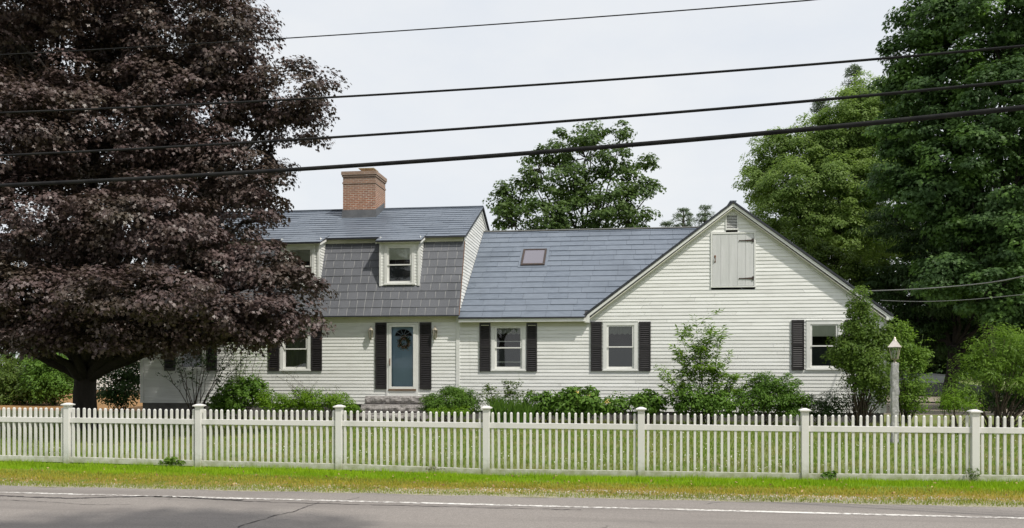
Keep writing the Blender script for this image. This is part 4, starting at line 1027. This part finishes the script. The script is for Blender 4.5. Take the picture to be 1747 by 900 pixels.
wire('thickest overhead cable, lowest of the four, passing over the chimney', [(0, 316), (873, 263), (1747, 183)], 12.2, 9.6, .028, M['wire'])
def svc(label, pts, Ya, Yb, r):
    P = [at(px, py, Ya+(Yb-Ya)*i/(len(pts)-1)) for i, (px, py) in enumerate(pts)]
    out = []
    for i in range(len(P)-1):
        p0, p1, p2, p3 = P[max(i-1, 0)], P[i], P[i+1], P[min(i+2, len(P)-1)]
        for j in range(8):
            t = j/8; out.append(.5*((2*p1)+(-p0+p2)*t+(2*p0-5*p1+4*p2-p3)*t*t+(-p0+3*p1-3*p2+p3)*t**3))
    out.append(P[-1]); b = MB(); b.tube(out, r, 6); tag(b.build('service_cable', M['wiregrey'], origin=tuple(P[0]), smooth=True), label, 'cable', 'grey service cables at the right gable')
svc('upper grey service cable running right from the garage roof edge', [(1479, 496), (1560, 493), (1640, 487), (1700, 480), (1747, 471), (1900, 440)], Y0-.1, 20, .016)
svc('lower thin grey service cable running right from the garage eave', [(1502, 512), (1570, 514), (1650, 511), (1747, 502), (1900, 488)], Y0-.1, 20, .009)

# ------------------------------------------------------------------ crimson maple
YM = 22.0
mb = gnd(143, 738); mb = Vector((at(143, 700, YM).x, YM, 0))
ml = [lob(90, 60, 170, YM+.5, 130), lob(270, 60, 150, YM, 120), lob(385, 60, 75, YM-.8, 85), lob(150, 230, 190, YM-1.2, 110), lob(330, 190, 130, YM-.5, 95), lob(490, 165, 84, YM-.3, 62), lob(505, 210, 46, YM, 48),
      lob(400, 290, 85, YM-.6, 72), lob(450, 345, 42, YM-.9, 45), lob(60, 380, 170, YM-2.4, 85), lob(250, 370, 130, YM-2.6, 75), lob(350, 440, 85, YM-2.0, 55), lob(440, 455, 62, YM-1.6, 50), lob(500, 505, 54, YM-1.3, 44), lob(465, 535, 62, YM-1.8, 40), lob(505, 455, 34, YM-1.2, 32), lob(525, 540, 30, YM-1.2, 26), lob(410, 575, 48, YM-2.0, 28), lob(315, 580, 55, YM-1.4, 25),
      lob(60, 500, 150, YM-3.6, 55), lob(240, 505, 150, YM-3.8, 48), lob(370, 540, 85, YM-2.6, 40), lob(150, 560, 110, YM-3.0, 42), lob(-60, 560, 110, YM-2, 50), lob(280, 570, 70, YM-2.2, 36), lob(440, 565, 60, YM-1.4, 36),
      lob(40, 582, 100, YM-2.6, 32), lob(225, 580, 70, YM-1.2, 26), lob(180, 550, 110, YM+2, 40), lob(20, 560, 120, YM+1.5, 44), lob(-120, 120, 190, YM, 150), lob(-180, 380, 190, YM-1, 150), lob(120, -120, 210, YM, 130), lob(300, -90, 130, YM, 110), lob(150, 200, 180, YM+3.2, 170), lob(330, 320, 120, YM+2.2, 120), lob(60, 480, 190, YM+3, 90), lob(-40, 230, 170, YM-3.2, 110), lob(0, -20, 150, YM-2.5, 100)]
tree('crimson_maple', 'huge dark crimson maple tree filling the left side of the front yard', mb, ml, .80, .62, 200, .102, 'maple', M['maple'], M['bark'], tr=.34, fork=.30, flat=.42, droop=.75, up=.75, inner=.55, twigs=2, limb=.42, lean=.12)

# ------------------------------------------------------------------ trees behind
tree('shade_tree', 'leafy green shade tree rising behind the low grey roof between chimney and gable', (at(985, 600, 42).x, 42, 0),
     [lob(872, 335, 38, 42, 34), lob(862, 372, 30, 41, 28), lob(905, 300, 26, 42), lob(948, 262, 34, 42, 30), lob(912, 262, 20, 41.5, 14), lob(956, 232, 12, 42, 14), lob(1000, 240, 30, 41, 22), lob(1012, 222, 26, 42, 14), lob(1062, 228, 16, 42, 22), lob(1050, 275, 42, 41, 30), lob(1100, 280, 22, 42, 16), lob(1085, 318, 36, 41, 30), lob(1118, 318, 12, 42, 10),
      lob(975, 310, 60, 41, 42), lob(940, 365, 62, 40, 42), lob(1035, 355, 60, 40, 45), lob(1085, 370, 30, 41, 28), lob(970, 420, 110, 42, 50)],
     .66, .44, 52, .15, 'maple', M['g_tree'], M['bark2'], tr=.22, fork=.55, flat=.6, droop=.6, inner=.35, limb=.3)
def pine(px, top, bot, wpx, Y, label, dens=1.0):
    base = Vector((at(px, 600, Y).x, Y, 0)); zt_ = at(px, top, Y).z; zb_ = at(px, bot, Y).z; R_ = wpx*zdepth(px, Y)/F
    root = empty('pine_tree', base, label, 'tree', 'pines behind the roofs')
    b = MB(); b.tube([base-Vector((0, 0, .2)), base+Vector((0, 0, zb_)), base+Vector((0, 0, zt_*.98))], [.3, .2, .03], 8)
    cs = []; z = zb_
    while z < zt_:
        t = (z-zb_)/(zt_-zb_); r_ = R_*(1-t)**.7*random.uniform(.75, 1.1)+.15; k = random.randint(4, 6); a0 = random.random()*6
        for i in range(k):
            a = a0+6.283*i/k+random.uniform(-.3, .3); rr = r_*random.uniform(.6, 1.1); e = base+Vector((math.cos(a)*rr, math.sin(a)*rr, z+rr*.25))
            b.tube([base+Vector((0, 0, z)), (base+Vector((0, 0, z))).lerp(e, .5)+Vector((0, 0, .05)), e], [.05, .035, .015], 5)
            for j in range(max(1, int(rr/.45))): cs.append((base+Vector((0, 0, z))).lerp(e, 1-j*.45/max(rr, .5)*.8))
        z += random.uniform(.4, .65)
    b.build('trunk', M['bark2'], root, smooth=True)
    cs = np.array([tuple(c) for c in cs]); os_ = nrm(cs-np.array([base.x, base.y, zb_])+1e-3)
    V, rn = foliage(cs, os_, .42, int(55*dens), .42, 'needle', .6, -.2, .2); np_mesh('crown', V, V.shape[1], rn, M['g_pine'], root, base)
pine(1166, 352, 400, 22, 75, 'small distant pine, left one of the pair above the grey roof ridge')
pine(1203, 352, 400, 20, 75, 'small distant pine close to the garage roof slope')
pine(1138, 380, 402, 14, 80, 'lowest pine tip peeping over the roof ridge')
pine(1401, 165, 420, 50, 62, 'tall pointed pine behind the top of the pale green tree')
pine(1458, 118, 420, 60, 60, 'tallest pine between the pale green tree and the dark oak')
# pale green tree
tree('ash_tree', 'pale yellow-green tree rising behind the right slope of the garage gable', (at(1420, 600, 48).x, 48, 0),
     [lob(1330, 260, 48, 48, 40), lob(1300, 310, 42, 48, 40), lob(1390, 250, 60, 47, 50), lob(1450, 215, 60, 47, 65), lob(1480, 172, 38, 47.5, 40), lob(1515, 200, 50, 47, 60), lob(1370, 320, 75, 46, 60), lob(1460, 310, 80, 46, 60), lob(1330, 370, 60, 46, 45), lob(1420, 390, 80, 45.5, 50), lob(1510, 270, 60, 47, 60), lob(1500, 400, 70, 46, 50)],
        .78, .62, 190, .14, 'oval', M['g_pale'], M['bark2'], tr=.25, fork=.5, flat=.55, inner=.45, limb=.3)
tree('understory_tree', 'low olive-green tree just above the right garage slope', (at(1330, 600, 40).x, 40, 0),
     [lob(1300, 385, 40, 40, 28), lob(1360, 425, 50, 40, 36), lob(1420, 450, 55, 40, 40), lob(1480, 470, 40, 40, 30), lob(1380, 480, 70, 41, 60)],
     .65, .5, 130, .13, 'oval', M['g_olive'], M['bark2'], tr=.15, fork=.5, inner=.4, limb=.3)
tree('oak_tree', 'tall dark green oak towering over the right edge of the yard', (at(1690, 600, 36).x, 36, 0),
     [lob(1600, 40, 75, 36, 50), lob(1560, 100, 62, 36, 48), lob(1540, 160, 45, 36, 40), lob(1700, 20, 110, 35, 90), lob(1640, 140, 90, 35, 70), lob(1570, 225, 75, 35.5, 55), lob(1720, 180, 110, 34.5, 90), lob(1650, 270, 90, 34, 60), lob(1740, 320, 90, 34, 70), lob(1600, 330, 80, 35, 55), lob(1680, 380, 90, 34.5, 55), lob(1540, 300, 55, 36, 55), lob(1760, 420, 70, 33, 60), lob(1690, 500, 80, 33, 60), lob(1760, 560, 70, 33, 50), lob(1620, 470, 60, 34, 50), lob(1820, 100, 110, 36, 120), lob(1830, 300, 110, 36, 110), lob(1720, -110, 130, 36, 80), lob(1570, 20, 40, 36, 25)],
     .82, .62, 150, .145, 'maple', M['g_deep'], M['bark'], tr=.3, fork=.5, flat=.5, inner=.5, limb=.35, droop=.6)
tree('hemlock_tree', 'very dark evergreen with drooping boughs behind the lamp post', (at(1620, 600, 38).x, 38, 0),
     [lob(1560, 380, 90, 39, 60), lob(1640, 400, 100, 37, 55), lob(1740, 430, 100, 37, 60), lob(1560, 480, 80, 39, 50), lob(1650, 490, 90, 37, 50), lob(1750, 520, 90, 37, 55), lob(1540, 560, 60, 40, 50), lob(1620, 570, 80, 39, 50), lob(1850, 480, 90, 38, 90)],
     .8, .7, 120, .22, 'slim', M['g_dark'], M['bark'], tr=.3, fork=.5, flat=.28, inner=.4, limb=.3, droop=.7)
for i, (px, py, rx, ry, Y, lab) in enumerate(((1560, 500, 150, 130, 58, 'shadowy background tree seen below the pale green tree'), (1750, 480, 160, 150, 56, 'shadowy background tree at the far right edge behind the shrubs'), (1950, 450, 160, 190, 50, 'broad dark tree beyond the right edge of the yard'))):
    tree('woodland_tree', lab, (at(px, 600, Y).x, Y, 0), [lob(px, py, rx, Y, ry), lob(px-60, py+60, rx*.7, Y-1, ry*.6), lob(px+60, py+70, rx*.7, Y-1, ry*.6)], 1.3, 1.0, 90, .32, 'dia', M['g_dark'], M['bark'], tr=.35, fork=.4, group='dark trees behind the right yard', inner=.5)
# far wood all round the back
cs = []
for k in range(420):
    a = RNG.uniform(math.radians(20), math.radians(160)); R_ = RNG.uniform(120, 150); cs.append((R_*math.cos(a), R_*math.sin(a), abs(RNG.normal(0, 2.6))+.5))
cs = np.array(cs); V, rn = foliage(cs, np.tile(np.array([[0, -1, .3]]), (len(cs), 1)), 4.5, 90, 1.3, 'dia', .8)
tag(np_mesh('far_wood', V, V.shape[1], rn, M['g_dark']), 'distant low wood closing the horizon behind the house', 'wood', kind='stuff')

# ------------------------------------------------------------------ left background shrubs
for (px, py, rx, ry, Y, m, lab) in ((40, 645, 55, 55, 37, 'g_olive', 'sunlit green shrub at the far left edge beyond the maple'), (92, 632, 42, 62, 36, 'g_mid', 'yellow-green shrub just left of the maple trunk'), (-40, 640, 60, 75, 38, 'g_olive', 'shrub cut by the left edge of the picture')):
    shrub('background_shrub', lab, (at(px, 690, Y).x, Y, 0), [lob(px, py, rx, Y, ry), lob(px-20, py+25, rx*.8, Y-.4, 30), lob(px+18, py+22, rx*.7, Y-.6, 30)], .55, .42, 60, .13, 'oval', M[m], group='shrubs beyond the maple', nst=10)
shrub('background_shrub', 'dark shrub between the maple trunk and the left house corner', (at(208, 690, 31).x, 31, 0), [lob(205, 650, 32, 31, 48), lob(222, 625, 28, 31.5, 45), lob(188, 665, 20, 31, 30)], .5, .4, 60, .12, 'oval', M['g_dark'], group='shrubs beyond the maple', nst=10)

# ------------------------------------------------------------------ foundation planting
def B(px, Y): return Vector((at(px, 700, Y).x, Y, 0))
YP = 26.3
tips = [at(px, py, YP+dy) for px, py, dy in ((262, 600, 0), (285, 585, .3), (305, 575, -.2), (322, 560, .2), (340, 568, 0), (355, 575, .3), (372, 590, -.2), (392, 600, 0), (408, 590, .3), (425, 600, -.3), (350, 600, -.3), (300, 610, .2), (400, 570, .1), (380, 560, -.1))]
stemplant('lilac_bush', 'bare-stemmed lilac bush fanning up in front of the left shaded window', B(330, YP), tips, M['g_dark'], M['stem'], .10, 'oval', per=30, start=.45, sag=.04, r0=.016)
tips = [at(px, py, YP+dy) for px, py, dy in ((385, 585, 0), (400, 560, .2), (415, 548, -.2), (430, 560, .2), (445, 580, 0), (455, 600, .2), (410, 600, -.3), (392, 570, -.3), (425, 590, .3))]
stemplant('feathery_sapling', 'tall feathery light green sapling left of the first lit window', B(412, YP), tips, M['g_light'], M['stem'], .085, 'slim', per=150, start=.3, sag=.03, r0=.011, spread=.16)
G = 'shrubs planted along the house wall'
shrub('leafy_shrub', 'round dark leafy shrub left of the ferny yellow-green plants', B(412, 25.9), [lob(412, 676, 38, 25.9, 30), lob(440, 662, 18, 26, 22), lob(385, 685, 28, 25.8, 22)], .32, .25, 40, .11, 'oval', M['g_mid'], G)
shrub('spirea_shrub', 'yellow-green bushy spirea right of the dark leafy shrub', B(478, 26), [lob(465, 684, 28, 26, 20), lob(500, 682, 30, 26.1, 20)], .28, .24, 85, .055, 'oval', M['g_bright'], G)
shrub('spirea_shrub', 'yellow-green bushy spirea with reddish shoots nearest the steps', B(548, 26), [lob(535, 684, 30, 26, 20), lob(570, 684, 24, 26.1, 19), lob(592, 694, 18, 26, 12)], .28, .24, 85, .055, 'oval', M['g_bright'], G)
tips = [at(px, py, 26) for px, py in ((508, 655), (540, 650), (525, 660), (560, 662), (470, 640), (480, 630), (490, 655), (578, 660))]
stemplant('flowering_shoots', 'thin reddish shoots standing above the yellow-green spirea', B(525, 26), tips, M['bronze'], M['stem'], .06, 'slim', per=26, start=.5, r0=.006, basew=.7, cat='plant')
shrub('low_plant', 'small green plant at the left end of the granite steps', B(604, 26.3), [lob(604, 694, 13, 26.3, 12)], .2, .18, 40, .06, 'oval', M['g_mid'], G, cat='plant')
shrub('peony_bush', 'broad leafy bush right of the granite steps', B(768, 26.1), [lob(765, 683, 36, 26.1, 22), lob(795, 686, 26, 26.2, 20), lob(738, 690, 20, 26, 16), lob(775, 670, 20, 26.2, 12)], .26, .23, 85, .09, 'slim', M['g_mid'], G)
shrub('low_plant', 'low bright green growth at the foot of the bush beside the steps', B(752, 25.6), [lob(745, 702, 24, 25.6, 9), lob(785, 702, 24, 25.6, 8)], .2, .15, 40, .05, 'oval', M['g_bright'], G, cat='plant')
tips = [at(px, py, 26.1+dy) for px, py, dy in ((825, 660, 0), (835, 655, .2), (860, 648, 0), (872, 655, .2), (885, 650, 0), (850, 668, -.2), (895, 672, .1), (912, 668, .1), (815, 672, 0))]
stemplant('rose_bush', 'open spindly rose bush under the window with sprays reaching up the wall', B(852, 26.1), tips, M['g_olive'], M['greenstem'], .09, 'oval', per=50, start=.3, r0=.007, basew=.4, spread=.08)
# irises
Pb = []; Vv = []
n = 420; bx = RNG.uniform(at(835, 700, 25.7).x, at(908, 700, 25.7).x, n); by = RNG.uniform(25.4, 26.0, n)
a = RNG.uniform(-.5, .5, n); h = RNG.uniform(.5, .95, n); wdt = .016
p0 = np.stack([bx, by, 0*bx], 1); p1 = p0+np.stack([a*h*.4, RNG.uniform(-.1, .1, n), h*.65], 1); p2 = p0+np.stack([a*h*1.2, RNG.uniform(-.2, .1, n), h], 1); e = np.array([1, 0, 0])*wdt
V = np.stack([p0-e, p0+e, p1+e, p2, p1-e], 1)
irt = np_mesh('iris_clump', V, 5, RNG.random(n), M['g_mid'], None, (float(bx.mean()), 25.7, 0)); tag(irt, 'clump of upright sword-shaped iris leaves left of the hydrangea', 'plant')
hg = 'hydrangeas below the middle windows'
shrub('hydrangea_bush', 'low hydrangea left of the largest round one', B(928, 25.8), [lob(925, 688, 29, 25.8, 20)], .26, .2, 34, .13, 'oval', M['g_mid'], hg)
shrub('hydrangea_bush', 'largest rounded hydrangea with broad glossy leaves below the window gap', B(988, 25.7), [lob(988, 686, 41, 25.7, 28), lob(965, 692, 26, 25.6, 20), lob(1008, 692, 24, 25.6, 18)], .26, .21, 36, .13, 'oval', M['g_mid'], hg)
shrub('hydrangea_bush', 'smallest hydrangea between the two taller ones', B(1056, 25.8), [lob(1055, 691, 25, 25.8, 17)], .24, .2, 34, .1, 'oval', M['g_mid'], hg)
shrub('hydrangea_bush', 'medium hydrangea just left of the tall open sapling', B(1105, 25.8), [lob(1105, 688, 31, 25.8, 21), lob(1090, 680, 15, 25.9, 12)], .26, .21, 36, .12, 'oval', M['g_mid'], hg)
for px, py in ((1008, 692), (1036, 684), (1006, 676), (984, 668)):
    c = at(px, py, 25.35); n = 14; P = np.array(c)+RNG.normal(0, .03, (n, 3)); V = leaves(P, nrm(RNG.normal(size=(n, 3))), RNG.normal(size=(n, 3)), .06, 'oval')
    tag(np_mesh('yellow_bloom', V, V.shape[1], RNG.random(n), M['yellow'], None, tuple(c)), 'small pale yellow bloom among the hydrangea leaves', 'flower', 'yellow blooms in the hydrangea bed')
# tall open sapling
tips = [at(px, py, 25.9+dy) for px, py, dy in ((1155, 560, 0), (1170, 550, .2), (1186, 540, 0), (1200, 560, -.2), (1215, 555, .2), (1235, 562, 0), (1245, 600, .2), (1150, 590, -.2), (1118, 625, -.3), (1128, 640, 0), (1258, 640, -.2), (1275, 638, .1), (1288, 645, 0), (1178, 570, .1), (1205, 580, .2), (1160, 600, 0), (1230, 620, 0), (1145, 630, .1), (1190, 590, -.3), (1225, 585, .3), (1165, 610, .3), (1210, 610, -.2), (1140, 668, -.3), (1250, 665, -.3))]
stemplant('peach_sapling', 'tall open sapling with arching shoots of narrow leaves against the garage wall', B(1200, 26.0), tips, M['g_light'], M['greenstem'], .17, 'slim', per=75, start=.28, sag=.10, r0=.011, spread=.06, cat='tree', basew=.3, side=.9)
shrub('leafy_shrub', 'low bright leafy shrub at the foot of the open sapling', B(1195, 25.6), [lob(1175, 684, 34, 25.6, 26), lob(1222, 686, 34, 25.5, 24)], .26, .22, 50, .09, 'oval', M['g_mid'], G)
shrub('leafy_shrub', 'wide darker shrub right of the open sapling below the garage wall', B(1310, 25.8), [lob(1285, 684, 36, 25.8, 28), lob(1325, 672, 40, 25.9, 34), lob(1356, 690, 28, 25.7, 24), lob(1300, 656, 17, 25.9, 22)], .3, .25, 95, .07, 'oval', M['g_mid'], G)
shrub('leafy_shrub', 'low dark shrub under the right-hand window', B(1398, 26.0), [lob(1395, 694, 38, 26, 18), lob(1420, 688, 18, 26, 20)], .26, .2, 50, .06, 'oval', M['g_dark'], G)
shrub('upright_shrub', 'tall upright shrub covering the right corner of the garage', B(1470, 25.4), [lob(1465, 520, 16, 25.4, 28), lob(1472, 560, 34, 25.4, 36), lob(1458, 600, 40, 25.4, 38), lob(1480, 630, 42, 25.2, 40), lob(1498, 580, 22, 25.5, 36), lob(1432, 600, 14, 25.4, 30), lob(1500, 660, 24, 25.4, 26)],
        .32, .27, 84, .08, 'oval', leafmat('upright_shrub_leaf', (.07, .13, .022), (.15, .225, .04), .5, .4, .2), G, r0=.022, nst=16, up=.4, inner=.3)
shrub('twiggy_base_shrub', 'dark twiggy growth below the tall upright shrub', B(1466, 25.6), [lob(1440, 676, 30, 25.6, 24), lob(1485, 684, 30, 25.6, 22)], .36, .25, 26, .06, 'oval', M['g_dark'], G, r0=.014, nst=22)
shrub('side_shrub', 'loose light green shrub right of the granite lamp post', B(1545, 27.5), [lob(1540, 600, 26, 27.5, 40), lob(1552, 650, 34, 27.5, 36), lob(1570, 610, 12, 27.5, 30), lob(1535, 565, 14, 27.5, 22), lob(1560, 685, 36, 27.3, 18)], .4, .3, 58, .085, 'oval', M['g_light'], G, r0=.016, nst=12)
tips = [at(px, py, 27.4) for px, py in ((1548, 545), (1575, 570), (1570, 590), (1582, 600), (1538, 548))]
stemplant('side_sprays', 'slim leafy sprays rising above the shrub beside the lamp post', B(1550, 27.4), tips, M['g_light'], M['greenstem'], .08, 'oval', per=30, start=.4, r0=.01)
shrub('big_shrub', 'large spreading bright green shrub at the right edge behind the fence', B(1700, 24), [lob(1700, 590, 50, 24, 38), lob(1670, 630, 42, 23.8, 34), lob(1740, 620, 60, 24, 60), lob(1640, 668, 34, 23.8, 26), lob(1800, 620, 70, 24, 70)], .42, .34, 66, .10, 'slim', M['g_light'], G, r0=.025, nst=14)
shrub('dark_base_shrub', 'dark shaded foliage under the large right-hand shrub', B(1720, 24.6), [lob(1700, 680, 50, 24.8, 26), lob(1770, 680, 60, 24.8, 30)], .45, .35, 50, .09, 'oval', M['g_dark'], G)
shrub('fern_clump', 'bright fern-like foliage left of the large right-hand shrub', B(1625, 23.5), [lob(1622, 684, 28, 23.5, 20), lob(1652, 692, 22, 23.4, 14)], .26, .22, 50, .07, 'slim', M['g_bright'], G, cat='plant')

# weeds at the fence foot
def weed(px, w_, h_, mat, lab, n=60, size=.05, shape='oval'):
    p = on(px)-fnn*.13; p.z = float(dip(p.x, p.y))
    shrub('weed', lab, p, [((p.x, p.y, p.z+h_*.7), (w_*.8, .07, h_*.8))], .09, .05, max(4, n//18), size, shape, mat, 'weeds growing at the foot of the fence', 'weed', nst=6, inner=.1, r0=.003, stemmat=M['greenstem'])
weed(1408, .2, .13, M['g_mid'], 'broad-leaved weed tuft just right of the fence post below the garage window', 130, .07)
weed(1015, .09, .08, M['g_mid'], 'small weed under the bottom rail left of the centre-right post', 40, .05)
weed(1185, .12, .06, M['g_mid'], 'low creeping weed under the bottom rail right of the centre-right post', 50, .045)
weed(745, .25, .10, M['bronze'], 'brownish straggly weed under the bottom rail left of the centre post', 140, .06, 'slim')
weed(300, .30, .13, M['g_light'], 'tall tufted weed left of the second fence post', 260, .09, 'slim')
weed(1655, .12, .18, M['g_olive'], 'grassy weed against the rightmost fence post', 90, .07, 'slim')

# ------------------------------------------------------------------ parked car deep behind the right shrubs
cc = Vector((at(1590, 660, 44).x, 44, 0)); car = empty('parked_car', cc, 'dark parked car half hidden in shade behind the right shrubs', 'car')
prof = [(-2.2, .35), (-2.25, .75), (-2.1, .95), (-1.6, 1.0), (-1.1, 1.38), (-.3, 1.45), (.5, 1.38), (1.05, .98), (2.0, .86), (2.2, .7), (2.2, .35)]
b = MB(); b.prism([(cc.x+a, cc.y-.85, z) for a, z in prof], (0, 1.7, 0)); b.build('body', M['carpaint'], car, bevel=.06)
b = MB(); b.prism([(cc.x+a, cc.y-.857, z) for a, z in ((-1.45, 1.0), (-1.02, 1.32), (-.3, 1.38), (.45, 1.32), (.88, 1.0))], (0, 1.714, 0)); b.build('side_window', simple('car_glass', (.16, .18, .2), None, .1, 3), car)
for dx in (-1.35, 1.35):
    for dy in (-.8, .8):
        b = MB(); b.tube([(cc.x+dx, cc.y+dy-.1, .32), (cc.x+dx, cc.y+dy+.1, .32)], .32, 18); w_ = b.build('wheel', M['rubber'], car, origin=(cc.x+dx, cc.y+dy, .32))
        b = MB(); b.tube([(cc.x+dx, cc.y+dy-.107, .32), (cc.x+dx, cc.y+dy+.107, .32)], .2, 14); b.build('rim', M['rim'], w_)
for dy in (-.6, .6):
    b = MB(); b.box((cc.x-2.27, cc.y+dy-.16, .68), (cc.x-2.22, cc.y+dy+.16, .82)); b.build('tail_light', M['tail'], car)
    b = MB(); b.box((cc.x+2.19, cc.y+dy-.18, .6), (cc.x+2.225, cc.y+dy+.18, .74)); b.build('headlight', M['sash'], car)

# ------------------------------------------------------------------ trees on the other side of the road, behind the viewer
for (x, y, r, h, lab) in ((3.0, .9, 3.4, 12.5, 'roadside tree leaning over the near lane'), (-9, -8, 4.5, 8, 'roadside tree across the road opposite the maple'), (17, -9, 4.5, 9, 'roadside tree across the road opposite the garage')):
    tree('roadside_tree', lab, (x+(4.5 if y > 0 else 0), min(y, .2), 0), [((x, y, h), (r, r, r*.8)), ((x-r*.5, y+.6, h-1.2), (r*.7, r*.7, r*.55)), ((x+r*.5, y-.5, h-1), (r*.7, r*.7, r*.5))], 1.0, .8, 60, .26, 'dia', M['g_mid'], M['bark2'], tr=.25, fork=.5, group='trees across the road', inner=.4)
